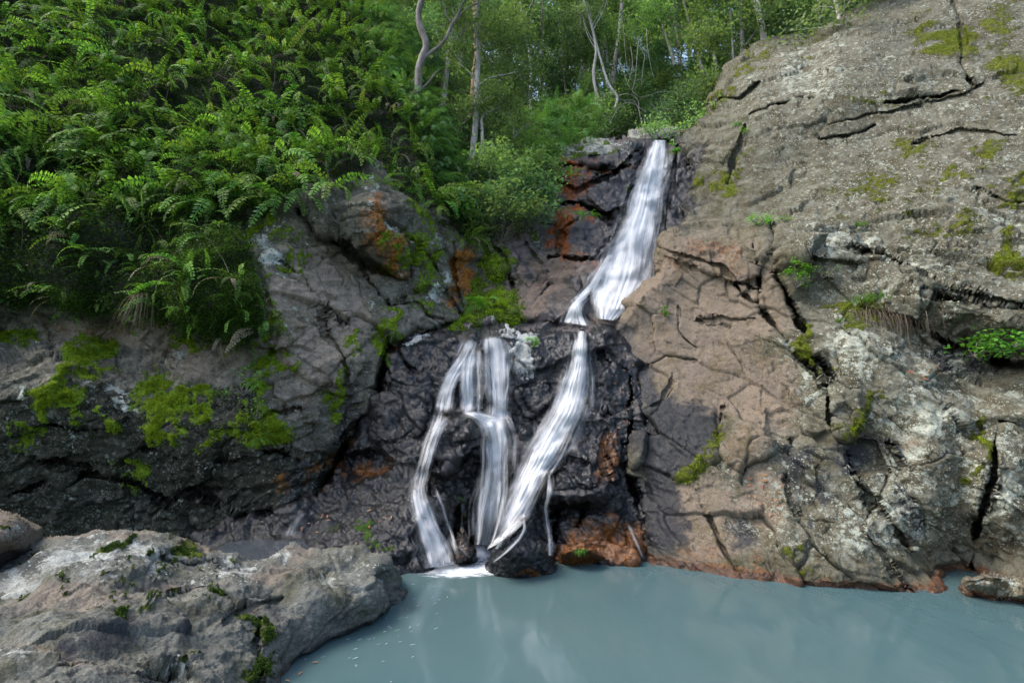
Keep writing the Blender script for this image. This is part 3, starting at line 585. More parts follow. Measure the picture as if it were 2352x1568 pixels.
C_cracks = [([(885, 840), (850, 900), (815, 980), (765, 1060), (725, 1135)], 20, .45), ([(1445, 860), (1448, 960), (1446, 1060), (1456, 1130), (1470, 1190), (1480, 1240)], 5.5, .45), ([(1000, 1060), (1060, 1060), (1105, 1020), (1112, 985)], 8, .25), ([(1190, 900), (1230, 960), (1290, 1010)], 5, .15), ([(1170, 790), (1180, 860), (1160, 940), (1185, 1000)], 7, .2),
            ([(1260, 1190), (1290, 1160), (1340, 1165), (1330, 1210)], 16, .4), ([(905, 790), (930, 830), (960, 860), (1000, 850)], 5, .15), ([(1380, 780), (1390, 830), (1440, 850)], 5, .12), ([(1240, 1080), (1290, 1050), (1350, 1060)], 5, .12), ([(1395, 950), (1385, 1040), (1400, 1100)], 5, .1), ([(1275, 1285), (1270, 1220), (1290, 1180)], 8, .5), ([(1040, 1290), (1045, 1220), (1060, 1150)], 8, .3)]
C_blocks = [([(1005, 985), (1040, 955), (1085, 955), (1115, 985), (1105, 1030), (1060, 1060), (1020, 1100), (985, 1080)], .32, 8), ([(780, 1055), (860, 1030), (900, 1060), (880, 1095), (800, 1105)], -.4, 8), ([(1255, 1140), (1290, 1075), (1360, 1080), (1400, 1130), (1350, 1165), (1280, 1170)], .2, 8),
            ([(1290, 1200), (1330, 1175), (1390, 1190), (1440, 1180), (1470, 1280), (1460, 1300), (1290, 1300)], .15, 8), ([(1160, 985), (1210, 985), (1230, 1040), (1180, 1060)], .15, 6), ([(1045, 860), (1062, 880), (1060, 940), (1040, 960), (1035, 900)], .12, 5), ([(1110, 850), (1120, 870), (1122, 930), (1105, 900)], .1, 4),
            ([(870, 870), (960, 850), (1000, 900), (960, 1000), (860, 1020)], .1, 10), ([(1180, 900), (1260, 870), (1270, 920), (1210, 960)], .12, 6)]
def c_wet(x, y, p): return np.clip(.92 - blobs(x, y, [(1200, 790, 26, 40, -10, .6), (960, 770, 26, 10, 0, .8), (1420, 940, 20, 80, 0, .3)]), 0, 1)
def c_rust(x, y, p): return blobs(x, y, [(745, 1100, 26, 60, 30, .75), (800, 990, 22, 60, 28, .7), (840, 1085, 50, 20, 0, .8), (1400, 1245, 80, 50, 0, .9), (1310, 1270, 40, 25, 0, 1), (1392, 1050, 20, 60, 0, .75), (1320, 960, 30, 20, 0, .4), (1460, 1250, 22, 45, -10, 1), (1350, 1200, 50, 30, 0, .6), (905, 800, 10, 26, 20, .6)])
def c_tan(x, y, p): return blobs(x, y, [(1430, 800, 40, 50, 0, .6)])
def c_moss(x, y, p): return blobs(x, y, [(1090, 945, 26, 18, 0, .7), (860, 1225, 12, 40, 10, .8), (790, 1200, 30, 14, -30, .6), (1060, 1170, 20, 60, 0, .5), (985, 870, 8, 6, 0, .8), (890, 830, 20, 16, 0, .8), (960, 1160, 10, 20, 0, .6), (1110, 940, 14, 40, 0, .55)])
def c_lichen(x, y, p): return blobs(x, y, [(1200, 785, 26, 16, 0, .95), (1195, 820, 14, 34, -10, .95), (1185, 768, 40, 6, 0, .9), (960, 772, 26, 9, 0, .9)])
def c_rag(x, y, p):
    q = np.stack([p[:, 0] * 1.5 + p[:, 2] * .5, p[:, 1] * 1.6, p[:, 2] * 1.1 - p[:, 0] * .5], -1)
    return .13 * (billow(q + 2, 5, .55) - .4) + .05 * fbm(q * np.array([3, 3, 1.2]) + 7, 3)
o = sheet('lower_fall_rock', C_poly, C_ctrl, M_wet, curl=(16, .5), blocks=C_blocks, cracks=C_cracks, fract=(.5, .5, .55), ragged=c_rag, warp=5, step=2.2, masks=dict(moss=c_moss, wet=c_wet, rust=c_rust, tan=c_tan, lichen=c_lichen))
tag(o, 'wet black bedrock under the lower waterfall', kind='structure')

# ---------------- boulders (things)
def boulder(name, label, poly, ctrl, mat, **kw):
    o = sheet(name, poly, ctrl, mat, **kw)
    return tag(o, label, 'boulder')
B_poly = [(-200, 1700), (-200, 1330), (0, 1288), (90, 1242), (160, 1225), (235, 1213), (330, 1222), (400, 1237), (450, 1250), (520, 1275), (565, 1286), (610, 1272), (670, 1258), (740, 1266), (830, 1262), (885, 1282), (912, 1308), (915, 1330), (906, 1350), (930, 1362), (920, 1392), (868, 1428), (800, 1468), (730, 1500), (675, 1532), (655, 1580), (660, 1700)]
def z_to_Y(x, y, z): return (x, y, float((z - CAM[2]) / slope(y)))
B_ctrl = [z_to_Y(*a) for a in [(0, 1290, .80), (90, 1245, .92), (240, 1216, .98), (330, 1225, .95), (420, 1245, .85), (500, 1275, .72), (560, 1290, .62), (640, 1275, .62), (740, 1272, .6), (830, 1272, .56), (890, 1292, .5),
          (905, 1330, .25), (925, 1366, .02), (870, 1425, -.02), (800, 1465, -.02), (730, 1500, -.02), (672, 1535, -.02), (655, 1600, -.05), (860, 1370, .28), (820, 1320, .45), (780, 1400, .28), (700, 1330, .52), (700, 1420, .3), (640, 1470, .25), (620, 1380, .47),
          (560, 1340, .6), (480, 1310, .7), (370, 1265, .86), (250, 1255, .95), (120, 1290, .9), (420, 1290, .74), (450, 1380, .62), (300, 1320, .84), (150, 1360, .84), (0, 1360, .82), (-180, 1360, .8), (560, 1450, .42), (580, 1530, .25), (470, 1500, .5), (350, 1430, .68), (200, 1450, .74), (60, 1480, .76), (-180, 1500, .78),
          (420, 1560, .48), (280, 1560, .66), (120, 1568, .74), (0, 1600, .74), (600, 1620, .1), (400, 1690, .4), (100, 1690, .65), (-180, 1690, .7)]]
B_cracks = [([(520, 1420), (560, 1395), (600, 1385), (650, 1372)], 6, .05), ([(600, 1420), (590, 1480), (600, 1540), (590, 1600)], 8, .12), ([(330, 1550), (380, 1535), (430, 1528)], 5, .015), ([(365, 1262), (375, 1290), (440, 1300), (480, 1290)], 9, .12), ([(130, 1540), (200, 1530), (300, 1560)], 4, .04), ([(400, 1360), (470, 1350), (520, 1360)], 4, .03)]
def b_moss(x, y, p):
    r = np.random.default_rng(5); L = [(280, 1235, 16, 8, 0, .95), (262, 1245, 26, 12, 0, .8), (415, 1275, 40, 16, 0, .85), (500, 1360, 20, 12, 0, .8), (572, 1440, 18, 14, 0, .9), (580, 1520, 24, 34, 0, .9), (270, 1410, 22, 16, -30, .9), (560, 1280, 14, 6, 0, .7), (445, 1480, 8, 6, 0, .7), (320, 1395, 8, 10, 0, .8), (350, 1395, 8, 10, 0, .8)]
    for k in range(46): L.append((r.uniform(20, 520), r.uniform(1245, 1400), r.uniform(5, 15), r.uniform(2, 4), 0, r.uniform(.6, .9)))
    return blobs(x + 0, y, L)
def b_lichen(x, y, p): return np.clip(.14 + .5 * blobs(x, y, [(190, 1270, 120, 40, -10, 1), (230, 1300, 60, 40, 0, .9), (300, 1260, 60, 30, 20, .9), (350, 1290, 40, 30, 30, .8), (540, 1300, 60, 26, 0, .95), (480, 1325, 40, 12, 0, .9), (640, 1275, 40, 14, 0, .9), (440, 1525, 24, 20, 20, .9), (600, 1500, 20, 20, 0, .7), (40, 1530, 60, 24, 0, .6), (30, 1320, 50, 20, 0, .9), (560, 1345, 30, 14, 0, .8)]) + .22 * blobs(x, y, [(820, 1340, 90, 50, 0)]) , 0, .72)
def b_tan(x, y, p): return .85 * blobs(x, y, [(150, 1370, 200, 40, 0, .72), (620, 1330, 130, 40, 0, .7), (700, 1280, 80, 20, 0, .7), (180, 1520, 180, 26, 15, .8), (400, 1340, 100, 24, 0, .7), (350, 1560, 150, 20, 0, .7), (560, 1390, 50, 20, 0, .8), (200, 1220, 160, 14, 0, .9), (450, 1255, 60, 14, 0, .9), (650, 1540, 30, 30, 0, .9)])
def b_dark(x, y, p): return blobs(x, y, [(260, 1450, 90, 50, -10, .62), (180, 1490, 60, 26, 0, .6), (620, 1420, 40, 60, 0, .62), (430, 1300, 40, 14, 0, .6), (640, 1390, 40, 20, 0, .6), (750, 1450, 100, 20, -28, .55), (420, 1440, 40, 30, 0, .6)])
def b_wet(x, y, p): return 1.0 * (1 - lin(p[:, 2], .02, .13))
boulder('foreground_boulder', 'broad pale grey boulder with moss tufts in the foreground beside the pool', B_poly, B_ctrl, M_boulder, curl=(14, .22), cracks=B_cracks, blocks=[([(375, 1262), (470, 1255), (480, 1290), (430, 1305), (370, 1290)], -.10, 7), ([(640, 1385), (740, 1345), (830, 1330), (900, 1340), (920, 1400), (680, 1540), (600, 1560), (600, 1440)], .05, 10)], ystep=1.3, fract=(.2, .28, .22), masks=dict(moss=b_moss, lichen=b_lichen, tan=b_tan, dark=b_dark, wet=b_wet), skirt=1.6, warp=3,
        ragged=lambda x, y, p: .10 * fbm(p * 1.6, 6, .55))
boulder('side_boulder', 'rounded brown boulder with yellow moss at the left edge', [(-180, 1400), (-180, 1160), (0, 1166), (40, 1180), (70, 1200), (95, 1212), (96, 1240), (85, 1275), (40, 1300), (0, 1330), (-40, 1400)],
        [z_to_Y(*a) for a in [(-150, 1170, 1.3), (0, 1170, 1.3), (50, 1190, 1.2), (90, 1215, 1.05), (92, 1245, .9), (80, 1272, .8), (30, 1300, .7), (0, 1240, 1.1), (50, 1240, 1.02), (-150, 1280, 1.1), (-100, 1390, .6)]], M_boulder, curl=(14, .35),
        fract=(.2, .4, .6), masks=dict(tan=lambda x, y, p: np.full(x.shape, .62), moss=lambda x, y, p: blobs(x, y, [(8, 1195, 14, 9, 0, 1), (30, 1190, 20, 8, 0, .7)]), lichen=lambda x, y, p: .4 * blobs(x, y, [(20, 1225, 30, 20, 0)]), dark=lambda x, y, p: .6 * lin(y, 1235, 1265)), skirt=1.0, warp=3)
def wetm(v): return lambda x, y, p: np.full(x.shape, v)
boulder('pool_boulder', 'glossy black boulder standing in the pool below the falls', [(1112, 1312), (1118, 1285), (1150, 1245), (1185, 1212), (1210, 1208), (1240, 1235), (1262, 1270), (1275, 1300), (1285, 1345), (1230, 1370), (1120, 1365)],
        [z_to_Y(*a) for a in [(1112, 1312, .0), (1130, 1328, -.05), (1190, 1333, -.05), (1270, 1318, -.02), (1276, 1300, .05), (1190, 1215, .62), (1210, 1212, .62), (1150, 1250, .45), (1240, 1240, .48), (1262, 1275, .25), (1190, 1270, .38), (1150, 1290, .22), (1230, 1295, .2), (1200, 1365, -.3), (1125, 1360, -.3), (1280, 1350, -.3)]], M_wet, curl=(9, .25), fract=(.2, .6, .9), step=1.8,
        masks=dict(wet=wetm(.95), rust=lambda x, y, p: blobs(x, y, [(1240, 1318, 40, 9, 0, .9)])), skirt=.5, warp=3, ragged=lambda x, y, p: .06 * (billow(p * 4, 4) - .4), cb=.03)
boulder('jagged_rock', 'small jagged black rock spike at the foot of the falls', [(1040, 1330), (1046, 1270), (1056, 1225), (1062, 1205), (1074, 1240), (1078, 1258), (1086, 1250), (1090, 1228), (1095, 1260), (1098, 1330)],
        [z_to_Y(*a) for a in [(1042, 1295, 0), (1097, 1293, 0), (1070, 1300, -.02), (1060, 1215, .5), (1055, 1240, .36), (1075, 1255, .3), (1090, 1240, .33), (1070, 1280, .16), (1045, 1330, -.2), (1095, 1330, -.2)]], M_wet, curl=(6, .12), fract=(.1, .5, .9), step=1.6, masks=dict(wet=wetm(.95), rust=wetm(.35)), skirt=.3, warp=2, cb=.03)
boulder('orange_mound', 'rust brown mound with a tuft of green at the pool edge', [(1278, 1300), (1290, 1268), (1320, 1256), (1360, 1258), (1385, 1275), (1390, 1305), (1340, 1320)],
        [z_to_Y(*a) for a in [(1280, 1291, 0), (1335, 1296, -.01), (1388, 1290, 0), (1295, 1268, .25), (1330, 1258, .32), (1362, 1262, .3), (1384, 1276, .18), (1335, 1278, .16), (1340, 1318, -.15)]], M_wet, curl=(8, .2), fract=(.1, .5, .8), step=1.8, masks=dict(wet=wetm(.9), rust=wetm(.85), moss=lambda x, y, p: blobs(x, y, [(1337, 1272, 9, 14, -25, .95)])), skirt=.4, warp=2, cb=.03)
boulder('shore_rock', 'low flat brown rock at the right edge of the pool', [(2195, 1350), (2215, 1328), (2260, 1315), (2320, 1322), (2380, 1330), (2500, 1350), (2500, 1430), (2352, 1400), (2260, 1380), (2205, 1368)],
        [z_to_Y(*a) for a in [(2200, 1348, .02), (2208, 1362, -.02), (2290, 1378, -.02), (2352, 1388, -.02), (2490, 1420, -.05), (2220, 1332, .22), (2260, 1320, .32), (2330, 1328, .3), (2400, 1340, .3), (2490, 1360, .3), (2280, 1350, .18), (2352, 1360, .18)]], M_right, curl=(9, .3), fract=(.15, .5, .9), step=1.8,
        masks=dict(lichen=wetm(.3), wet=lambda x, y, p: 1 - lin(p[:, 2], .02, .1), rust=lambda x, y, p: .7 * (1 - lin(p[:, 2], .05, .16)), tan=wetm(.5)), skirt=.6, warp=2, cb=.03)
boulder('ledge_boulder', 'pale lichen covered boulder beside the top of the upper fall', [(1440, 325), (1445, 300), (1470, 292), (1510, 294), (1535, 288), (1556, 296), (1552, 318), (1500, 326)],
        [(1440, 325, 15.3), (1445, 302, 15.5), (1475, 293, 15.8), (1535, 290, 15.8), (1552, 300, 15.6), (1490, 308, 15.3), (1530, 310, 15.2), (1500, 325, 15.1)], M_upper, curl=(8, .4), fract=(.3, .6, .8), masks=dict(lichen=wetm(.5), moss=lambda x, y, p: blobs(x, y, [(1480, 296, 30, 6, 0, .8)])), warp=2, cb=.03)
boulder('rim_boulder', 'pale flat topped boulder on the rim left of the upper fall', [(1326, 345), (1330, 322), (1350, 314), (1390, 318), (1420, 324), (1456, 328), (1450, 345), (1400, 362), (1345, 362)],
        [(1328, 342, 14.5), (1332, 322, 14.9), (1380, 318, 15.0), (1450, 330, 14.7), (1390, 336, 14.3), (1350, 345, 14.2), (1400, 355, 14.2), (1345, 360, 14.1)], M_upper, curl=(8, .4), fract=(.3, .6, .8), masks=dict(lichen=wetm(.55), moss=lambda x, y, p: blobs(x, y, [(1375, 348, 50, 10, 0, .9)])), warp=2, cb=.03)

# ---------------- water surfaces
n = NT('pool_water')
n.put(n.b.inputs['Base Color'], n.mix(n.ramp(n.noise(.25, 3, .5), .3, .7), (.050, .094, .100), (.066, .106, .104)))
n.b.inputs['Roughness'].default_value = .09
n.b.inputs['IOR'].default_value = 1.33
n.put(n.b.inputs['Normal'], n.bump(n.noise(2.2, 3, .5, vec=n.mp((1, .35, 1))), .05, .35))
M_pool = n.m
pool = grid_mesh('pool', -16, 16, -16, 11, 2, 2, lambda x, y: np.zeros(x.shape), M_pool)
tag(pool, 'milky blue green plunge pool', kind='structure')
# ================================================================== falling water
ALLP = np.concatenate([s['P'] for s in SHEETS.values()]); ALLN = np.concatenate([s['N'] for s in SHEETS.values()])
APX, APY = proj(ALLP)
_ord = np.argsort((APY // 8).astype(int), kind='stable'); _row = (APY // 8).astype(int)[_ord]
def place_on(px, py, r=4):
    lo = np.searchsorted(_row, int((py - r) // 8)); hi = np.searchsorted(_row, int((py + r) // 8), 'right')
    k = _ord[lo:hi]
    m = k[(np.abs(APX[k] - px) < r) & (np.abs(APY[k] - py) < r)]
    if len(m) == 0: return None, None
    j = m[np.argmin(ALLP[m, 1])]
    return ALLP[j].copy(), ALLN[j].copy()

ZBU = np.full((ZH, ZW), 1e3, np.float32)
_P = SHEETS['upper_fall_rock']['P']; _x, _y = proj(_P); _i = ((_x - ZOX) / ZS).astype(int); _j = ((_y - ZOY) / ZS).astype(int)
np.minimum.at(ZBU, (_j, _i), _P[:, 1].astype(np.float32))
ZCUR = [ZB]
def waterY(px, py, win=2):
    i = int((px - ZOX) / ZS); j = int((py - ZOY) / ZS); a = ZCUR[0][max(j - win, 0):j + win + 1, max(i - win, 0):i + win + 1]
    return float(a.min())
n = NT('falling_water')
uv = n.t.nodes.new('ShaderNodeCombineXYZ'); n.put(uv.inputs[0], n.attr('u')); n.put(uv.inputs[1], n.attr('v')); n.put(uv.inputs[2], n.attr('seed'))
s1 = n.noise(1, 3, .55, vec=n.mp((15, .40, 1), vec=uv.outputs[0]), dist=.08)
s2 = n.noise(1, 4, .6, vec=n.mp((40, .8, 1), vec=uv.outputs[0]), dist=.1)
s3 = n.noise(1, 2, .5, vec=n.mp((5, 1.9, 1), vec=uv.outputs[0]))
st = n.math('ADD', n.math('ADD', n.math('MULTIPLY', s1, .55), n.math('MULTIPLY', s2, .35)), n.math('MULTIPLY', s3, .55))
dens = n.math('ADD', n.attr('dens'), n.math('MULTIPLY', n.math('SUBTRACT', st, .72), 1.9))
dens = n.math('SUBTRACT', dens, n.math('MULTIPLY', n.math('SUBTRACT', 1.0, n.attr('edge')), .7))
al = n.math('MULTIPLY', n.ramp(dens, .02, 1.1), n.ramp(n.attr('edge'), 0, .75))
al = n.math('MULTIPLY', al, .93)
df = n.t.nodes.new('ShaderNodeBsdfDiffuse'); df.inputs['Color'].default_value = (.77, .78, .78, 1)
tl = n.t.nodes.new('ShaderNodeBsdfTranslucent'); tl.inputs['Color'].default_value = (.77, .78, .78, 1)
tr = n.t.nodes.new('ShaderNodeBsdfTransparent')
m1 = n.t.nodes.new('ShaderNodeMixShader'); m1.inputs[0].default_value = .35
n.t.links.new(df.outputs[0], m1.inputs[1]); n.t.links.new(tl.outputs[0], m1.inputs[2])
m2 = n.t.nodes.new('ShaderNodeMixShader'); n.put(m2.inputs[0], al)
n.t.links.new(tr.outputs[0], m2.inputs[1]); n.t.links.new(m1.outputs[0], m2.inputs[2]); n.t.links.new(m2.outputs[0], n.o.inputs[0])
M_fall = n.m

def resample(pts, k):
    pts = np.array(pts, float); d = np.r_[0, np.cumsum(np.hypot(*np.diff(pts, axis=0).T))]
    t = np.linspace(0, d[-1], k)
    a = np.stack([np.interp(t, d, pts[:, 0]), np.interp(t, d, pts[:, 1])], -1)
    for _ in range(max(3, k // 6)):
        b = a.copy(); b[1:-1] = (a[:-2] + 2 * a[1:-1] + a[2:]) / 4; a = b
    return a
def blur(D, k, ax):
    for _ in range(k):
        D = (np.take(D, np.r_[0, np.arange(D.shape[ax] - 1)], ax) + 2 * D + np.take(D, np.r_[np.arange(1, D.shape[ax]), D.shape[ax] - 1], ax)) / 4
    return D
_wseed = [0]
def flow(rows, dens=.7, off=.05, layers=((0, 1.0),), top=.0, bot=.0, edge=.42, freefall=None, spread=0, veil=True):
    if veil:
        wide = [((r[0] + r[2]) / 2 - (r[2] - r[0]) * .9 - 4, (r[1] + r[3]) / 2 - (r[3] - r[1]) * .95, (r[0] + r[2]) / 2 + (r[2] - r[0]) * .9 + 4, (r[1] + r[3]) / 2 + (r[3] - r[1]) * .95) for r in rows]
        A = flow(rows, dens, off, layers, top, bot, edge, freefall, 0, False); B = flow(wide, dens * .6, off * .7, ((0, 1),), max(top, .05), max(bot, .05), .5, freefall, 0, False)
        return np.concatenate([A[0], B[0]]), np.concatenate([A[1], B[1] + len(A[0])]), {k: np.concatenate([A[2][k], B[2][k]]) for k in A[2]}
    """rows: list of (xl, yl, xr, yr): left and right rim of the stream going down; returns mesh arrays"""
    L = [(r[0], r[1]) for r in rows]; Rr = [(r[2], r[3]) for r in rows]
    ln = max(np.hypot(*np.diff(np.array(L, float), axis=0).T).sum(), np.hypot(*np.diff(np.array(Rr, float), axis=0).T).sum())
    ns = max(8, int(ln / 3.0)); a = resample(L, ns); b = resample(Rr, ns)
    c_ = (a + b) / 2; hw = (b - a) / 2
    jl = 1.9 + .5 * perlin(np.stack([np.arange(ns) * .03, np.full(ns, 1.7 + rows[0][0]), np.zeros(ns)], -1)); jr = 1.9 + .5 * perlin(np.stack([np.arange(ns) * .03, np.full(ns, 9.7 + rows[0][0]), np.zeros(ns)], -1))
    a = c_ - hw * jl[:, None]; b = c_ + hw * jr[:, None]
    nt = max(6, int(np.hypot(*(b - a).T).max() / 2.2))
    t = np.linspace(0, 1, nt)
    G = a[:, None] * (1 - t)[None, :, None] + b[:, None] * t[None, :, None]
    D0 = np.array([[waterY(x, y, 2) for x, y in row] for row in G])
    bad = D0 > 100
    if bad.any(): D0[bad] = np.median(D0[~bad])
    D0 = blur(blur(D0, 5, 0), 4, 1)
    if freefall:
        s0, s1 = freefall
        i0, i1 = int(s0 * (ns - 1)), int(s1 * (ns - 1))
        w = np.linspace(0, 1, i1 - i0 + 1)[:, None]
        D0[i0:i1 + 1] = np.minimum(D0[i0:i1 + 1], D0[i0] * (1 - w) + D0[i1] * w)
    Vs, Fs, at = [], [], dict(u=[], v=[], edge=[], dens=[], seed=[])
    base = 0
    for (o2, dn) in layers:
        _wseed[0] += 1
        prof = np.sin(np.pi * t) ** .5
        q = np.stack([np.broadcast_to(t * 9, G.shape[:2]).ravel(), np.repeat(np.arange(ns) * .02, nt), np.full(ns * nt, _wseed[0] * 3.3)], -1)
        rip = perlin(q).reshape(ns, nt) * .05
        D = D0 - off - o2 - .05 * prof[None] - rip
        P = W(G[..., 0], G[..., 1], D)
        wid = np.linalg.norm(P[:, -1] - P[:, 0], axis=1)
        u = (t[None] - .5) * np.maximum(wid[:, None] * .5 + wid.mean() * .5, .05)
        v = np.r_[0, np.cumsum(np.linalg.norm(np.diff(P[:, nt // 2], axis=0), axis=1))]
        s = np.linspace(0, 1, ns)
        e = np.clip(np.minimum(t, 1 - t) / edge, 0, 1)[None] * np.ones((ns, 1))
        if top: e = e * np.clip(s / top, 0, 1)[:, None]
        if bot: e = e * np.clip((1 - s) / bot, 0, 1)[:, None]
        i = np.arange(ns * nt).reshape(ns, nt) + base
        Fs.append(np.stack([i[:-1, :-1].ravel(), i[1:, :-1].ravel(), i[1:, 1:].ravel(), i[:-1, 1:].ravel()], -1))
        Vs.append(P.reshape(-1, 3)); base += ns * nt
        at['u'].append(u.ravel()); at['v'].append(np.repeat(v, nt)); at['edge'].append(e.ravel())
        at['dens'].append(np.full(ns * nt, dens * dn)); at['seed'].append(np.full(ns * nt, _wseed[0] * 5.7))
    return np.concatenate(Vs), np.concatenate(Fs), {k: np.concatenate(v) for k, v in at.items()}
def fall(name, label, flows):
    V, F, A, b = [], [], {}, 0
    for f in flows:
        v, fc, a = f; V.append(v); F.append(fc + b); b += len(v)
        for k in a: A.setdefault(k, []).append(a[k])
    o = link_mesh(name, np.concatenate(V), np.concatenate(F), M_fall, attrs={k: np.concatenate(v) for k, v in A.items()})
    return tag(o, label, kind='structure')
def strand(pts, w0, w1, **kw):
    rows = []
    n_ = len(pts)
    for i, (x, y) in enumerate(pts):
        w = (w0 + (w1 - w0) * i / max(n_ - 1, 1)) / 2
        rows.append((x - w, y, x + w, y))
    return flow(rows, **kw)
LY2 = ((0, .85), (.05, 1.0))
def threads(rows, m, seed, w=(2.5, 7), dens=(.5, 1.0), over=.18, off=.09, span=(.25, .8)):
    """thin wandering threads of water inside and beside a stream"""
    rg = np.random.default_rng(seed); k = 26
    a = resample([(r[0], r[1]) for r in rows], k); b = resample([(r[2], r[3]) for r in rows], k); out = []
    for _ in range(m):
        L_ = rg.uniform(*span); s0 = rg.uniform(-.1, 1.05 - L_); i0 = max(0, int(s0 * k)); i1 = min(k, int((s0 + L_) * k) + 2)
        if i1 - i0 < 4: continue
        t0 = rg.uniform(-over, 1 + over); t = t0 + np.cumsum(rg.normal(0, .025, k)); t = t[:, None]
        pts = (a * (1 - t) + b * t)[i0:i1]; ww = rg.uniform(*w) * 2.3
        out.append(flow([(x - ww / 2, y, x + ww / 2, y) for x, y in pts], dens=rg.uniform(*dens) * (.62 if .08 < t0 < .92 else .36), off=off * rg.uniform(.5, 1.6), top=.25, bot=.3, edge=.5, veil=False))
    return out
UP = [(1505, 322, 1524, 322), (1494, 360, 1523, 360), (1480, 400, 1518, 400), (1462, 450, 1508, 450), (1446, 500, 1500, 500), (1428, 550, 1494, 550), (1408, 595, 1488, 595), (1392, 635, 1482, 635), (1380, 670, 1466, 670), (1374, 700, 1430, 705), (1378, 732, 1404, 735)]
ZCUR[0] = ZBU
fall('upper_waterfall', 'white upper waterfall streaming down the dark rock chute', [
    flow(UP, dens=.8, off=.08, layers=((0, .9), (.06, 1.0)), edge=.3),
    flow([(1504, 326, 1521, 326), (1482, 400, 1510, 400), (1462, 460, 1496, 460), (1446, 520, 1486, 520), (1436, 580, 1474, 580), (1424, 640, 1462, 640), (1402, 710, 1432, 710)], dens=1.0, off=.2, edge=.48)]
    + threads(UP, 46, 1, w=(3, 9), over=.12) + threads(UP[5:], 22, 2, w=(2, 5), over=.2))
ZCUR[0] = ZB
fall('side_stream', 'thin white stream sliding left from the upper fall to the ledge', [
    strand([(1408, 575), (1388, 610), (1366, 645), (1340, 676), (1322, 700), (1312, 722), (1303, 746)], 10, 14, dens=.85, off=.06, top=.1, bot=.05),
    strand([(1402, 590), (1376, 640), (1350, 672), (1330, 692), (1326, 712), (1336, 735), (1346, 752)], 8, 12, dens=.8, off=.06, top=.1, bot=.05),
    flow([(1340, 672, 1356, 680), (1316, 696, 1336, 702), (1304, 716, 1332, 720), (1302, 744, 1344, 750)], dens=.5, off=.05, bot=.05, top=.1)] + threads([(1380, 625, 1396, 620), (1350, 665, 1368, 668), (1316, 696, 1336, 702), (1304, 716, 1336, 722), (1300, 748, 1348, 752)], 16, 3, w=(2, 4)))
LR = [(1328, 756, 1344, 756), (1322, 800, 1344, 800), (1312, 850, 1343, 850), (1294, 890, 1338, 890), (1280, 930, 1336, 920), (1262, 960, 1326, 955), (1246, 990, 1304, 985), (1228, 1020, 1290, 1025), (1206, 1070, 1266, 1070), (1180, 1120, 1236, 1110), (1158, 1160, 1222, 1150), (1142, 1200, 1204, 1190), (1124, 1245, 1170, 1232)]
fall('lower_right_waterfall', 'broad white stream of the lower fall slanting left to the pool', [
    flow([(1328, 756, 1344, 756), (1322, 800, 1344, 800), (1312, 850, 1343, 850), (1294, 890, 1338, 890), (1280, 930, 1336, 920), (1262, 960, 1326, 955), (1246, 990, 1304, 985), (1228, 1020, 1290, 1025), (1206, 1070, 1266, 1070), (1180, 1120, 1236, 1110), (1158, 1160, 1222, 1150), (1142, 1200, 1204, 1190), (1128, 1240, 1176, 1225), (1118, 1262, 1140, 1250)], dens=.66, off=.08, layers=((0, .85), (.07, 1.0)), edge=.4, top=.02),
    flow([(1330, 760, 1341, 760), (1318, 840, 1336, 840), (1298, 900, 1328, 900), (1276, 950, 1310, 950), (1252, 1000, 1286, 1000), (1222, 1060, 1254, 1060), (1190, 1120, 1222, 1120), (1160, 1180, 1192, 1175), (1130, 1245, 1150, 1240)], dens=1.0, off=.16, edge=.48),
    strand([(1330, 920), (1320, 955), (1300, 990), (1276, 1030), (1240, 1070)], 10, 16, dens=.55, off=.06, top=.2, bot=.2),
    strand([(1250, 1060), (1262, 1090), (1262, 1130), (1252, 1160), (1256, 1200), (1264, 1240), (1264, 1275)], 10, 8, dens=.55, off=.05, top=.2),
    strand([(1220, 1110), (1212, 1160), (1200, 1190), (1206, 1212), (1190, 1240), (1160, 1270), (1120, 1300)], 8, 6, dens=.6, off=.05, top=.2, bot=.1),
    strand([(1190, 1170), (1180, 1200), (1160, 1225), (1140, 1260)], 12, 8, dens=.6, off=.05, top=.2)]
    + threads(LR, 60, 4, w=(2.5, 8), over=.22) + threads(LR[8:], 20, 5, w=(2, 4), over=.3, dens=(.3, .7)))
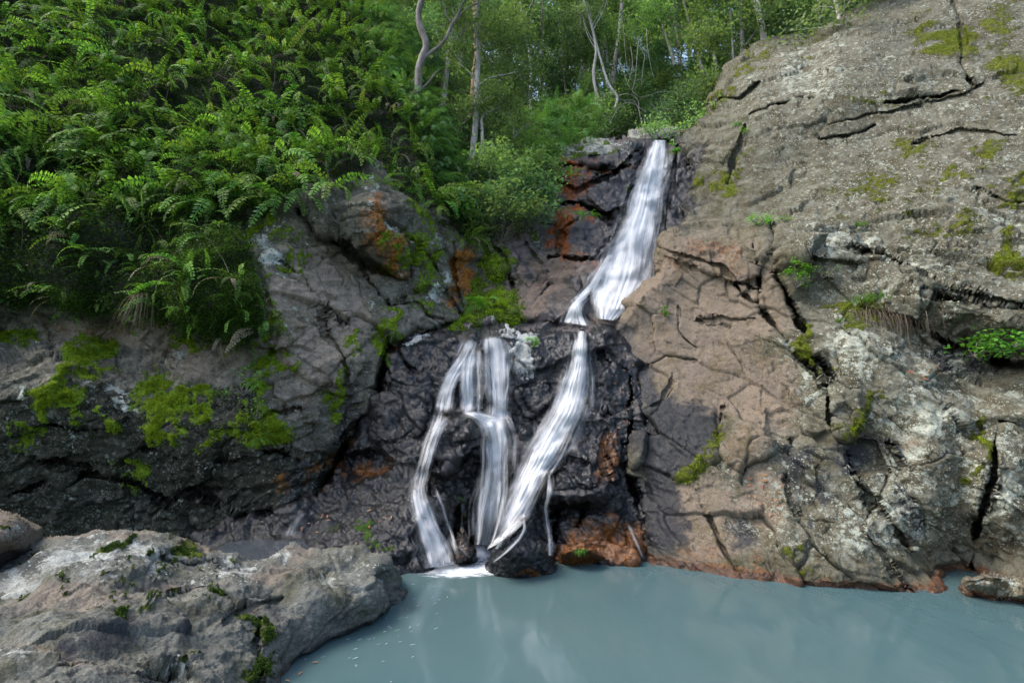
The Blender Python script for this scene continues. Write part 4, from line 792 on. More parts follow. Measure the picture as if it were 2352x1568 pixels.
fall('lower_left_waterfall', 'three thin white veils of the lower fall on black rock', [
    flow([(1076, 772, 1104, 772), (1058, 812, 1086, 812), (1034, 845, 1064, 845), (1018, 880, 1046, 880), (1006, 920, 1040, 920), (1000, 955, 1036, 960)], dens=.6, off=.06, top=.1, bot=.12, layers=LY2),
    flow([(1002, 930, 1040, 935), (992, 970, 1030, 965), (976, 1015, 1006, 1012), (958, 1080, 986, 1080), (946, 1120, 976, 1120), (945, 1155, 985, 1155), (955, 1210, 1010, 1210), (972, 1270, 1044, 1262), (985, 1304, 1064, 1292)], dens=.42, off=.07, top=.1, layers=LY2),
    strand([(958, 1120), (960, 1180), (975, 1240), (995, 1300)], 10, 12, dens=.75, off=.06, top=.1),
    strand([(966, 1140), (990, 1200), (1012, 1250), (1032, 1292)], 10, 12, dens=.75, off=.06, top=.1),
    strand([(990, 1090), (1020, 1170), (1040, 1230), (1052, 1280)], 6, 8, dens=.5, off=.05, top=.2, bot=.1),
    flow([(1070, 800, 1096, 800), (1064, 840, 1088, 840), (1064, 900, 1086, 900), (1066, 955, 1084, 955)], dens=.75, off=.08, top=.15, bot=.1, layers=LY2),
    flow([(1090, 790, 1122, 790), (1086, 840, 1118, 840), (1086, 900, 1118, 900), (1086, 950, 1120, 955)], dens=.36, off=.05, top=.15, bot=.1),
    flow([(1118, 768, 1148, 768), (1116, 800, 1160, 800), (1118, 850, 1164, 850), (1122, 900, 1162, 900), (1116, 975, 1162, 980)], dens=.66, off=.07, top=.06, bot=.12, layers=LY2),
    strand([(1164, 810), (1168, 880), (1160, 920), (1164, 970)], 6, 6, dens=.5, off=.05, top=.2, bot=.2),
    flow([(1052, 946, 1078, 940), (1090, 962, 1110, 950), (1112, 985, 1150, 965), (1122, 1010, 1160, 1000), (1128, 1050, 1160, 1050), (1118, 1100, 1160, 1100), (1108, 1150, 1158, 1150), (1100, 1200, 1150, 1195), (1094, 1250, 1130, 1252)], dens=.68, off=.12, top=.05, layers=LY2, freefall=(.32, 1)),
    flow([(1108, 985, 1128, 985), (1100, 1040, 1130, 1040), (1096, 1100, 1126, 1100), (1096, 1200, 1120, 1200), (1092, 1250, 1116, 1250)], dens=.42, off=.1, top=.1, freefall=(.1, 1))]
    + threads([(1076, 772, 1104, 772), (1040, 845, 1070, 845), (1010, 900, 1044, 900), (998, 955, 1036, 955)], 18, 6, w=(2, 5), over=.15, dens=(.35, .8))
    + threads([(1002, 930, 1040, 935), (976, 1015, 1006, 1012), (950, 1100, 980, 1100), (945, 1155, 985, 1155), (958, 1210, 1015, 1210), (985, 1300, 1055, 1290)], 26, 7, w=(2, 4.5), over=.12, dens=(.3, .75))
    + threads([(1064, 780, 1165, 775), (1062, 860, 1166, 860), (1064, 960, 1166, 970)], 40, 8, w=(2, 5), over=.05, dens=(.35, .8))
    + threads([(1118, 985, 1160, 985), (1112, 1060, 1162, 1060), (1102, 1150, 1160, 1150), (1092, 1255, 1132, 1255)], 26, 9, w=(2, 6), over=.2, off=.16))
fall('slab_stream', 'thin film of water on the dark slab beside the left cliff', [
    flow([(690, 1170, 730, 1165), (668, 1190, 705, 1195), (656, 1215, 690, 1225), (648, 1235, 680, 1240)], dens=.25, off=.04, top=.2, bot=.1),
    strand([(1440, 1190), (1452, 1220), (1468, 1255), (1480, 1285)], 12, 10, dens=.42, off=.04, top=.2, bot=.1)])

# small pool on the slab
n = NT('side_pool_water')
n.b.inputs['Base Color'].default_value = (.05, .058, .064, 1); n.b.inputs['Roughness'].default_value = .06; n.b.inputs['IOR'].default_value = 1.33
def flat_patch(name, px, z, mat, k=40):
    pts = [W(x, y, Yw(y, z)) for x, y in px]
    V = np.array(pts); c = V.mean(0)
    V = np.concatenate([V, c[None]]); m = len(pts)
    F = np.array([(i, (i + 1) % m, m) for i in range(m)])
    return link_mesh(name, V, F, mat)
o = flat_patch('side_pool', [(500, 1262), (520, 1245), (580, 1238), (640, 1236), (690, 1232), (715, 1262), (720, 1300), (640, 1310), (560, 1312), (500, 1300)], .24, n.m)
tag(o, 'small grey side pool behind the foreground boulder', kind='structure')

# foam below the falls and flecks drifting on the pool
n = NT('foam')
a_ = n.attr('edge')
al = n.ramp(n.math('ADD', n.math('MULTIPLY', a_, 1.1), n.math('MULTIPLY', n.math('SUBTRACT', n.noise(5, 5, .6, vec=n.mp((1, 3, 1))), .5), 1.5)), .12, .75)
n.put(n.b.inputs['Alpha'], n.math('MULTIPLY', al, .85)); n.b.inputs['Base Color'].default_value = (.8, .84, .87, 1); n.b.inputs['Roughness'].default_value = .8
M_foam = n.m
def foam_patch(name, px, py, rx, ry, rot=0):
    nr, na = 10, 36
    V, F, E = [], [], []
    for i in range(nr + 1):
        for j in range(na):
            a = 2 * math.pi * j / na; r = i / nr
            x, y = r * rx * math.cos(a), r * ry * math.sin(a)
            X, Y = px + x * math.cos(rot) - y * math.sin(rot), py + x * math.sin(rot) + y * math.cos(rot)
            V.append(W(X, Y, Yw(Y, .006))); E.append(1 - r)
    for i in range(nr):
        for j in range(na):
            F.append((i * na + j, i * na + (j + 1) % na, (i + 1) * na + (j + 1) % na, (i + 1) * na + j))
    return link_mesh(name, np.array(V), np.array(F), M_foam, attrs=dict(edge=E))
tag(foam_patch('foam', 1108, 1268, 46, 34), 'white foam where the falls meet the pool', kind='stuff')
tag(foam_patch('foam', 1070, 1306, 130, 26, -.06), 'faint wide veil of foam spreading from the falls over the pool', kind='stuff')
tag(foam_patch('foam', 1025, 1300, 84, 17, -.15), 'thin foam line left of the jagged rock', kind='stuff')
n = NT('foam_fleck'); n.b.inputs['Base Color'].default_value = (.26, .34, .38, 1); n.b.inputs['Roughness'].default_value = .7
V, F = [], []
rg = np.random.default_rng(8)
for k in range(60):
    t = rg.uniform(); x = 1010 - 260 * t ** 1.3 + rg.normal(0, 55) * (.35 + t); y = 1320 + 230 * t + rg.normal(0, 14)
    if x < 700 + 220 * max(0, (1500 - y) / 140) - 10: continue
    Yc = Yw(y, .008)
    if Yc <= 0: continue
    c = W(x, y, Yc); L_ = rg.uniform(.008, .04); w_ = rg.uniform(.002, .007)
    a = math.radians(55 + rg.normal(0, 14)) if y > 1360 else math.radians(15 + rg.normal(0, 20)); dx, dy = math.cos(a), math.sin(a)
    i = len(V)
    V += [(c[0] - dx * L_, c[1] - dy * L_, .008), (c[0] - dy * w_, c[1] + dx * w_, .008), (c[0] + dx * L_, c[1] + dy * L_, .008), (c[0] + dy * w_, c[1] - dx * w_, .008)]
    F.append((i, i + 3, i + 2, i + 1))
tag(link_mesh('foam_flecks', np.array(V), np.array(F), n.m, smooth=False), 'flecks of foam drifting on the left of the pool', kind='stuff')
# ================================================================== plants
def leaf_material(name, c1, c2, c3=None, transl=.42, rough=.6, by_pos=3.0):
    n = NT(name)
    oi = n.t.nodes.new('ShaderNodeObjectInfo')
    geo = n.t.nodes.new('ShaderNodeNewGeometry')
    v = n.attr('tone')
    f = n.math('ADD', n.math('MULTIPLY', v, .6), n.math('MULTIPLY', n.noise(by_pos, 3, .6, vec=geo.outputs['Position']), .6))
    c = n.mix(n.ramp(f, .3, .85), c1, c2)
    if c3: c = n.mix(n.ramp(v, .93, .97), c, c3)
    hs = n.t.nodes.new('ShaderNodeHueSaturation'); n.put(hs.inputs['Color'], c)
    n.put(hs.inputs['Value'], n.ramp(oi.outputs['Random'], 0, 1, .75, 1.3)); n.put(hs.inputs['Hue'], n.ramp(oi.outputs['Random'], 0, 1, .485, .512))
    c = hs.outputs[0]
    n.put(n.b.inputs['Base Color'], c); n.b.inputs['Roughness'].default_value = rough; n.b.inputs['Specular IOR Level'].default_value = .1
    tl = n.t.nodes.new('ShaderNodeBsdfTranslucent'); n.put(tl.inputs['Color'], n.mul(c, (1.25, 1.35, .6)))
    mx = n.t.nodes.new('ShaderNodeMixShader'); mx.inputs[0].default_value = transl
    n.t.links.new(n.b.outputs[0], mx.inputs[1]); n.t.links.new(tl.outputs[0], mx.inputs[2]); n.t.links.new(mx.outputs[0], n.o.inputs[0])
    return n.m
M_fern = leaf_material('fern_green', (.032, .095, .022), (.19, .33, .055), (.26, .26, .07))
M_feather = leaf_material('feather_fern_green', (.07, .16, .07), (.14, .27, .09))
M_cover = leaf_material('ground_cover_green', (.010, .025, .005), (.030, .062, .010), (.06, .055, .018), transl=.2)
M_maiden = leaf_material('maidenhair_green', (.03, .085, .015), (.12, .24, .025), transl=.3)
M_mosstuft = leaf_material('moss_green', (.10, .18, .012), (.29, .42, .022), transl=.2, rough=.9)
M_forest = [leaf_material('forest_leaf', (.11, .19, .085), (.24, .37, .15), (.31, .39, .13)), leaf_material('forest_leaf_pale', (.16, .23, .13), (.28, .37, .20)), leaf_material('forest_leaf_dark', (.075, .15, .08), (.16, .27, .135))]
M_bright = leaf_material('bright_leaf', (.08, .22, .03), (.18, .38, .05), transl=.45)
M_ledge = leaf_material('ledge_leaf', (.04, .13, .02), (.10, .24, .03), transl=.35)
M_grass = leaf_material('grass_green', (.05, .15, .02), (.11, .26, .04))
M_straw = leaf_material('dry_grass', (.12, .095, .065), (.2, .165, .12), transl=.15)
def bark(name, c1, c2):
    n = NT(name); n.put(n.b.inputs['Base Color'], n.mix(n.ramp(n.noise(6, 7, .7, vec=n.mp((1, 1, .35))), .35, .65), c1, c2)); n.b.inputs['Roughness'].default_value = .9
    n.put(n.b.inputs['Normal'], n.bump(n.noise(22, 5, .7, vec=n.mp((1, 1, .25))), .02)); return n.m
M_bark_grey = bark('bark_grey', (.16, .15, .14), (.38, .36, .33))
M_bark_brown = bark('bark_brown', (.085, .072, .06), (.235, .212, .188))
M_bark_pale = bark('bark_pale', (.34, .32, .29), (.55, .52, .47))
M_bark_red = bark('bark_reddish', (.2, .11, .07), (.36, .24, .17))

class MB:
    def __init__(s): s.V, s.F, s.T, s.n = [], [], [], 0
    def add(s, V, F, tone=0.5):
        V = np.asarray(V, np.float32); s.V.append(V); s.F.append(np.asarray(F, np.int32) + s.n); s.n += len(V)
        s.T.append(np.full(len(V), tone, np.float32) if np.isscalar(tone) else np.asarray(tone, np.float32))
    def arrays(s): return np.concatenate(s.V), np.concatenate(s.F), np.concatenate(s.T)
    def build(s, name, mat, parent=None, smooth=True):
        V, F, T = s.arrays(); return link_mesh(name, V, F, mat, parent, smooth, attrs=dict(tone=T))
def tube(mb, pts, r0, r1, k=6, tone=.5, wob=0.0):
    pts = np.asarray(pts, float); m = len(pts)
    tan = np.gradient(pts, axis=0); tan /= np.linalg.norm(tan, axis=1)[:, None] + 1e-9
    ref = np.array([.13, .98, .12]); s = np.cross(tan, ref); s /= np.linalg.norm(s, axis=1)[:, None] + 1e-9; t = np.cross(tan, s)
    a = np.arange(k) / k * 2 * math.pi
    r = np.linspace(r0, r1, m)[:, None, None] * (1 + wob * RNG.normal(size=(m, k, 1)))
    V = pts[:, None] + r * (np.cos(a)[None, :, None] * s[:, None] + np.sin(a)[None, :, None] * t[:, None])
    i = np.arange(m * k).reshape(m, k); j = np.roll(i, -1, 1)
    mb.add(V.reshape(-1, 3), np.stack([i[:-1].ravel(), j[:-1].ravel(), j[1:].ravel(), i[1:].ravel()], -1), tone)
def smooth_path(pts, k=4):
    pts = np.asarray(pts, float); d = np.r_[0, np.cumsum(np.linalg.norm(np.diff(pts, axis=0), axis=1))]
    t = np.linspace(0, d[-1], (len(pts) - 1) * k + 1); P = np.stack([np.interp(t, d, pts[:, c]) for c in range(3)], -1)
    for _ in range(3):
        Q = P.copy(); Q[1:-1] = (P[:-2] + 2 * P[1:-1] + P[2:]) / 4; P = Q
    return P
def leaves(mb, C, size, up=.6, aspect=.45, rg=RNG):
    """one folded kite (a quad) for every centre in C"""
    C = np.asarray(C, float); m = len(C)
    nrm = rg.normal(size=(m, 3)); nrm[:, 2] = np.abs(nrm[:, 2]) + up; nrm /= np.linalg.norm(nrm, axis=1)[:, None]
    d = rg.normal(size=(m, 3)); d -= nrm * (d * nrm).sum(1)[:, None]; d /= np.linalg.norm(d, axis=1)[:, None]
    s = np.cross(nrm, d); L = (size * rg.uniform(.6, 1.35, m))[:, None]; w = L * aspect
    V = np.stack([C - d * L * .5, C + s * w * .5 + nrm * w * .12, C + d * L * .5, C - s * w * .5 + nrm * w * .12], 1)
    mb.add(V.reshape(-1, 3), np.arange(4 * m).reshape(m, 4), np.repeat(rg.uniform(0, 1, m), 4))

# ---------------- fern fronds
def frond(length, e0, droop, pairs=16, pin=.075, wid=.3, seed=0, fwd=.25):
    rg = np.random.default_rng(seed); mb = MB()
    k = 40; s = np.linspace(0, 1, k); el = math.radians(e0) - math.radians(droop) * s ** 1.25
    az = rg.normal(0, .35) * s
    step = length / (k - 1)
    d = np.stack([np.cos(el) * np.cos(az), np.cos(el) * np.sin(az), np.sin(el)], -1)
    P = np.concatenate([[[0, 0, 0]], np.cumsum(d[:-1] * step, 0)])
    side = np.stack([-np.sin(az), np.cos(az), np.zeros(k)], -1)
    roll = rg.normal(0, .5)
    up = np.cross(d, side); side = side * math.cos(roll) + up * math.sin(roll); up = np.cross(d, side)
    V, F = [], []
    for q in range(pairs):
        f = .12 + .88 * (q + .5) / pairs
        i = min(int(f * (k - 1)), k - 1)
        lp = pin * length * 1.25 * (math.sin(math.pi * (.12 + .80 * f)) ** .6) * rg.uniform(.85, 1.12)
        w = wid * lp * .5 + .004
        for sg in (-1, 1):
            if rg.uniform() < .05: continue
            dd = side[i] * sg + d[i] * fwd - up[i] * .18 + rg.normal(0, .08, 3); dd /= np.linalg.norm(dd)
            b = P[i]; ww = d[i] * w
            j = len(V); V += [b - ww * .6, b + dd * lp * .55 - ww, b + dd * lp, b + dd * lp * .5 + ww]; F.append((j, j + 1, j + 2, j + 3))
    mb.add(np.array(V), np.array(F), np.repeat(rg.uniform(0, 1, len(V) // 4) * .5 + rg.uniform(0, .45), 4))
    idx = np.linspace(0, k - 1, 8).astype(int); r = .006
    Vr = np.concatenate([np.stack([P[i] - side[i] * r, P[i] + side[i] * r]) for i in idx])
    mb.add(Vr, np.array([(2 * i, 2 * i + 1, 2 * i + 3, 2 * i + 2) for i in range(7)]), .2)
    return mb.arrays()
FR = [frond(1, e, dr, 22, pin=.07, seed=k) for k, (e, dr) in enumerate([(50, 90), (60, 120), (35, 110), (25, 120), (10, 100), (65, 60), (45, 150), (0, 80), (30, 60), (20, 75), (-15, 70), (55, 140)])]
def share_mesh(name, arr, mat):
    V, F, T = arr; o = link_mesh(name, V, F, mat, None, True, dict(tone=T)); me = o.data; bpy.data.objects.remove(o); return me
FR_ME = [share_mesh('frond', a, M_fern) for a in FR]
FF = [frond(1, e, dr, 24, pin=.075, wid=.2, seed=50 + k, fwd=.45) for k, (e, dr) in enumerate([(50, 120), (30, 100), (60, 140), (20, 110), (40, 90)])]
FF_ME = [share_mesh('feather_frond', a, M_feather) for a in FF]

def plant_spots(name, poly, count, mind, seed, dens=None, ymin=-90, xmin=-80):
    S = SHEETS[name]; rg = np.random.default_rng(seed)
    px, py = S['px'], S['py']
    ok = np.where(inside(px, py, poly) & (px > xmin) & (py > ymin))[0]
    rg.shuffle(ok); out = []; cell = {}
    for j in ok:
        x, y = px[j], py[j]; c = (int(x // mind), int(y // mind)); bad = False
        for a in (-1, 0, 1):
            for b in (-1, 0, 1):
                for (u, v) in cell.get((c[0] + a, c[1] + b), ()):
                    if (u - x) ** 2 + (v - y) ** 2 < mind * mind: bad = True; break
                if bad: break
            if bad: break
        if bad: continue
        if dens is not None and rg.uniform() > dens(x, y, S['P'][j]): continue
        cell.setdefault(c, []).append((x, y)); out.append(j)
        if len(out) >= count: break
    return S, np.array(out)
def fern_frames(rg, az0, m, spread=1.25):
    """list of (azimuth, tilt, frond index, length factor)"""
    return [(az0 + rg.uniform(-spread, spread), rg.normal(0, .18), int(rg.integers(0, len(FR))), rg.uniform(.65, 1.15)) for _ in range(m)]
def azimuth(nv): return math.atan2(nv[1], nv[0])
def put_fern(name, loc, az0, size, m, rg, meshes, spread=1.25):
    e = empty(name, loc)
    for a, t, k, l in fern_frames(rg, az0, m, spread):
        f = bpy.data.objects.new('frond', meshes[k % len(meshes)]); f.parent = e
        f.rotation_euler = (t, 0, a); s = size * l; f.scale = (s, s, s); col.objects.link(f)
    return e
def mass_add(mb, loc, az0, size, m, rg, arrs, spread=1.25):
    for a, t, k, l in fern_frames(rg, az0, m, spread):
        V, F, T = arrs[k % len(arrs)]; R = np.array(Matrix.Rotation(a, 3, 'Z') @ Matrix.Rotation(t, 3, 'X'))
        mb.add((V * (size * l)) @ R.T + loc, F, np.clip(T + rg.normal(0, .2), 0, .96))

fern_dens = lambda x, y, p: float(np.clip(.75 + 1.1 * perlin(np.array([[p[0] * .9, p[1] * .9, p[2] * .9]]))[0], .12, 1)) * float(np.clip((640 - y) / 160, .12, 1))
S, idx = plant_spots('left_cliff', FERN, 520, 20, 21, fern_dens)
rg = np.random.default_rng(31)
vis = (S['px'][idx] > 0) & (S['py'][idx] > -20)
key = S['P'][idx, 1] + np.where(vis, 0, 100)
order = idx[np.argsort(key + rg.uniform(0, 3.5, len(idx)))]
NIND = 290
fern_list = []
mb = MB()
for q, j in enumerate(order):
    p = S['P'][j]; az = azimuth(S['N'][j]); rim = S['px'][j] > 700 + .35 * S['py'][j]
    size = rg.uniform(.6, 1.4) * (1.0 if S['py'][j] < 520 else .6); m = int(rg.integers(4, 9))
    if q < NIND:
        e = put_fern('sword_fern', p, az, size, m, rg, FR_ME)
        fern_list.append((S['px'][j], S['py'][j], size, e))
    else: mass_add(mb, p, az, size, m, rg, FR)
ORD = ['first', 'second', 'third', 'fourth', 'fifth', 'sixth', 'seventh', 'eighth', 'ninth', 'tenth', 'eleventh', 'twelfth', 'thirteenth', 'fourteenth', 'fifteenth', 'sixteenth', 'seventeenth', 'eighteenth', 'nineteenth', 'twentieth']
def ordw(i): return ORD[i] if i < 20 else 'twenty ' + ORD[i - 20] if i < 39 else 'outermost'
def label_rows(items, per, fmt, cat, group):
    """rows from top to bottom, order from the left inside each row"""
    items = sorted(items, key=lambda a: a[1])
    for r in range(0, len(items), per):
        for i, it in enumerate(sorted(items[r:r + per], key=lambda a: a[0])):
            tag(it[-1], fmt(it) % (ordw(i), ordw(r // per)), cat, group)
label_rows(fern_list, 20, lambda it: ('long' if it[2] > .68 else 'short' if it[2] < .5 else 'mid sized') + ' sword fern, %s from the left in the %s row down the slope', 'fern', 'sword ferns on the left slope')
tag(mb.build('fern_mass', M_fern), 'dense growth of sword ferns covering the left slope', kind='stuff')
# feathery ferns hanging over the rim
RIM = [(740, -100), (850, -60), (905, 60), (935, 150), (975, 230), (1010, 300), (1055, 390), (1090, 470), (1040, 500), (980, 420), (930, 330), (880, 240), (840, 140), (790, 40)]
feather_list = []
S, idx = plant_spots('left_cliff', RIM, 150, 14, 23)
mb = MB()
for q, j in enumerate(idx):
    p = S['P'][j]; az = rg.normal(-.5, .5); size = rg.uniform(.7, 1.25); m = int(rg.integers(4, 8))
    if q < 60:
        e = put_fern('feather_fern', p, az, size, m, rg, FF_ME, .7)
        feather_list.append((S['px'][j], S['py'][j], e))
    else: mass_add(mb, p, az, size, m, rg, FF, .7)
label_rows(feather_list, 6, lambda it: 'pale feathery fern, %s from the left in the %s row down the slope rim', 'fern', 'feathery ferns along the rim of the slope')
tag(mb.build('feather_fern_mass', M_feather), 'pale feathery ferns hanging along the rim of the slope', kind='stuff')

# dead fronds and bare stalks hanging between the green ones
mb = MB(); S, idx = plant_spots('left_cliff', FERN, 110, 30, 29)
for j in idx: mass_add(mb, S['P'][j] + S['N'][j] * .08, azimuth(S['N'][j]), rg.uniform(.35, .7), 2, rg, [FR[k] for k in (3, 4, 6, 7, 10)], 1.2)
for j in idx[:70]:
    p = S['P'][j] + S['N'][j] * .1; d = np.array([rg.normal(0, .25), -rg.uniform(.1, .4), rg.choice([-1, .6]) * rg.uniform(.5, 1.1)])
    tube(mb, smooth_path([p, p + d * .5 + rg.normal(0, .06, 3), p + d + rg.normal(0, .08, 3)], 3), .007, .003, 4)
tag(mb.build('dead_fronds', M_straw), 'dry brown fronds and bare stalks among the ferns of the left slope', kind='stuff')

# ---------------- creeping ground cover and moss cushions
S = SHEETS['left_cliff']
fw = l_fern(S['px'], S['py']); w = np.maximum(np.clip(S['m']['moss'] - .45, 0, 1), .5 * fw) * (S['py'] > -100) * (S['px'] > -100)
def scatter_cover(name, S, w, count, size, mat, label, lift=.03, up=.2, seed=1, jit=.05, torn=True):
    if torn: w = w * sstep(-.05, .25, fbm(S['P'] * 6.5 + 3, 5, .62) * 1.1 + (S['m']['moss'] - .66) * 1.9)
    rg = np.random.default_rng(seed); j = rg.choice(len(w), count, p=w / w.sum())
    C = S['P'][j] + S['N'][j] * (lift * rg.uniform(0, 1.4, count))[:, None] + rg.normal(0, jit, (count, 3)) * .6
    mb = MB(); leaves(mb, C, size, up=up, aspect=.7, rg=rg); return tag(mb.build(name, mat, smooth=False), label, kind='stuff')
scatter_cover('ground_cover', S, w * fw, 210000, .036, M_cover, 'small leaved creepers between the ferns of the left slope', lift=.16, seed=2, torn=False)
mg = blobs(S['px'], S['py'], [(555, 690, 60, 110, 10), (500, 640, 90, 70, 0), (450, 700, 120, 40, 0), (150, 690, 200, 30, 0, .8), (520, 580, 60, 60, 0, .8)])
scatter_cover('maidenhair_cover', S, np.clip(mg - .45, 0, 1) * fw, 45000, .026, M_maiden, 'fresh green maidenhair and moss on the overhang lip of the left slope', lift=.07, seed=12, torn=False, jit=.02)
scatter_cover('moss_cushion', S, w * (1 - fw), 45000, .018, M_mosstuft, 'bright green moss cushions on the left cliff', lift=.035, seed=3, jit=.012)
S = SHEETS['upper_fall_rock']; scatter_cover('moss_cushion', S, np.clip(S['m']['moss'] - .5, 0, 1), 16000, .024, M_mosstuft, 'yellow green moss in the recess left of the upper fall', lift=.04, seed=4, jit=.015)
S = SHEETS['right_cliff']; scatter_cover('moss_cushion', S, np.clip(S['m']['moss'] - .55, 0, 1) ** 1.5, 9000, .016, M_mosstuft, 'moss flecks on the right cliff', lift=.02, seed=5, jit=.01)
M_darkmoss = leaf_material('dark_moss', (.02, .035, .008), (.05, .085, .012), transl=.15, rough=.9)
S = SHEETS['foreground_boulder']; scatter_cover('moss_tufts', S, np.clip(S['m']['moss'] - .6, 0, 1), 16000, .012, M_darkmoss, 'dark moss tufts on the foreground boulder', lift=.02, seed=6, jit=.005)

# ---------------- trees
def make_tree(h, cr, nleaf, leaf, seed, trunk_r=.11, base=.4, nb=9, lean=.08):
    rg = np.random.default_rng(seed); wood = MB(); k = 9
    t = np.linspace(0, 1, k); path = np.stack([h * lean * rg.normal() * t + .12 * h * .3 * np.cumsum(rg.normal(0, .12, k)), h * lean * rg.normal() * t + .12 * h * .3 * np.cumsum(rg.normal(0, .12, k)), t * h], -1); path[0, :2] = 0
    path[0, 2] = -.6
    tube(wood, smooth_path(path, 3), trunk_r, trunk_r * .3, 7, wob=.05)
    tips = []
    for b in range(nb):
        f = base + (1 - base) * (b + rg.uniform(0, .8)) / nb; p0 = np.array([np.interp(f, t, path[:, c]) for c in range(3)])
        a = rg.uniform(0, 2 * math.pi); L = cr * rg.uniform(.6, 1.1) * (1.15 - .5 * f); d = np.array([math.cos(a), math.sin(a), rg.uniform(.25, .8)])
        pts = [p0, p0 + d * L * .5 + rg.normal(0, .12, 3), p0 + d * L + np.array([0, 0, .15 * L])]
        tube(wood, smooth_path(pts, 3), trunk_r * .38 * (1.2 - f), .012, 5)
        for s in range(4):
            q = np.array(pts[1]) * (1 - s / 4) + np.array(pts[2]) * s / 4; d2 = d * .5 + rg.normal(0, .7, 3); d2[2] = abs(d2[2]) * .6; L2 = L * rg.uniform(.3, .55)
            e = q + d2 * L2; tube(wood, [q, (q + e) / 2 + rg.normal(0, .05, 3), e], .018, .006, 4); tips += [e, (q + e) / 2, q]
    tips.append(path[-1]); tips = np.array(tips)
    crown = MB(); c = tips[rg.integers(0, len(tips), nleaf)]
    C = c + rg.normal(0, 1, (nleaf, 3)) * np.array([.34, .34, .2]) * cr * .42
    leaves(crown, C, leaf, up=.5, rg=rg)
    return wood.arrays(), crown.arrays()
def mesh_from(name, arr, mat):
    me = share_mesh(name, arr, mat); return me
TP = []
for k, (h, cr, nl, lf, tr, bs, nb, wm, lm) in enumerate([(9, 2.3, 8000, .15, .09, .35, 10, M_bark_grey, 0), (12, 2.8, 9000, .16, .13, .4, 11, M_bark_grey, 0), (7, 2.2, 8000, .13, .07, .2, 10, M_bark_brown, 2), (14, 3.0, 9000, .17, .14, .45, 12, M_bark_grey, 1), (10, 2.5, 8500, .14, .08, .3, 11, M_bark_pale, 1), (8, 2.1, 7000, .14, .06, .25, 9, M_bark_brown, 0)]):
    a, b = make_tree(h, cr, nl, lf, 100 + k, tr, bs, nb); TP.append((mesh_from('trunk', a, wm), mesh_from('crown', b, M_forest[lm]), h))
BP = []
for k, (h, cr, nl, lf, lm) in enumerate([(1.6, 1.1, 4200, .085, 0), (2.2, 1.3, 5000, .09, 2), (1.3, 1.0, 3600, .08, 1)]):
    a, b = make_tree(h, cr, nl, lf, 140 + k, .03, .05, 9); BP.append((mesh_from('stem', a, M_bark_brown), mesh_from('foliage', b, M_forest[lm]), h))
def put_tree(name, proto, loc, rot, sc, names):
    e = empty(name, loc); e.rotation_euler = (0, 0, rot); e.scale = (sc, sc, sc)
    for me, nm in zip(proto[:2], names):
        o = bpy.data.objects.new(nm, me); o.parent = e; col.objects.link(o)
    return e
rg = np.random.default_rng(77)
spots = []
tries = 0
while len(spots) < 105 and tries < 6000:
    tries += 1
    Y = 15.5 + 31 * rg.uniform() ** 1.15; px = rg.uniform(820, 2080); x = (px - 1176) / 1176 * Y * 1.12
    if abs(x - (3.6 + .12 * (Y - 15))) < .9 and Y < 19: continue
    if Y < 20 and 1120 < px < 1430: continue
    if any((x - a) ** 2 + (Y - b) ** 2 < (.9 + .018 * Y) ** 2 for a, b, _ in spots): continue
    spots.append((x, Y, px))
def near_far(Y): return 'close behind the fall rim' if Y < 21 else 'halfway up the hillside' if Y < 32 else 'far back on the hillside'
def lcr(px): return 'left of the falls' if px < 1180 else 'above the falls' if px < 1560 else 'behind the right cliff'
tree_list, shrub_list = [], []
for x, Y, px in spots:
    k = int(rg.integers(0, len(TP)))
    e = put_tree('forest_tree', TP[k], (x, Y, float(hill_z(np.array([x]), np.array([Y]))[0])), rg.uniform(0, 6.28), rg.uniform(.8, 1.2), ('trunk', 'crown'))
    tree_list.append((px, -Y, e))
label_rows(tree_list, 20, lambda it: 'leafy rainforest tree, %s from the left in the %s row from the back', 'tree', 'rainforest trees on the hillside')
spots2 = []
tries = 0
while len(spots2) < 130 and tries < 8000:
    tries += 1
    Y = 13.6 + 22 * rg.uniform() ** 1.5; px = rg.uniform(850, 2000); x = (px - 1176) / 1176 * Y * 1.12
    if Y < 15.6 and x > 1.2: continue
    if Y < 17.5 and 1170 < px < 1400: continue
    if abs(x - (3.8 + .1 * (Y - 15))) < .5 and Y < 17: continue
    if any((x - a) ** 2 + (Y - b) ** 2 < .75 ** 2 for a, b, _ in spots2): continue
    spots2.append((x, Y, px))
for x, Y, px in spots2:
    e = put_tree('understory_shrub', BP[int(rg.integers(0, 3))], (x, Y, float(hill_z(np.array([x]), np.array([Y]))[0])), rg.uniform(0, 6.28), rg.uniform(.8, 1.5), ('stem', 'foliage'))
    shrub_list.append((px, -Y, e))

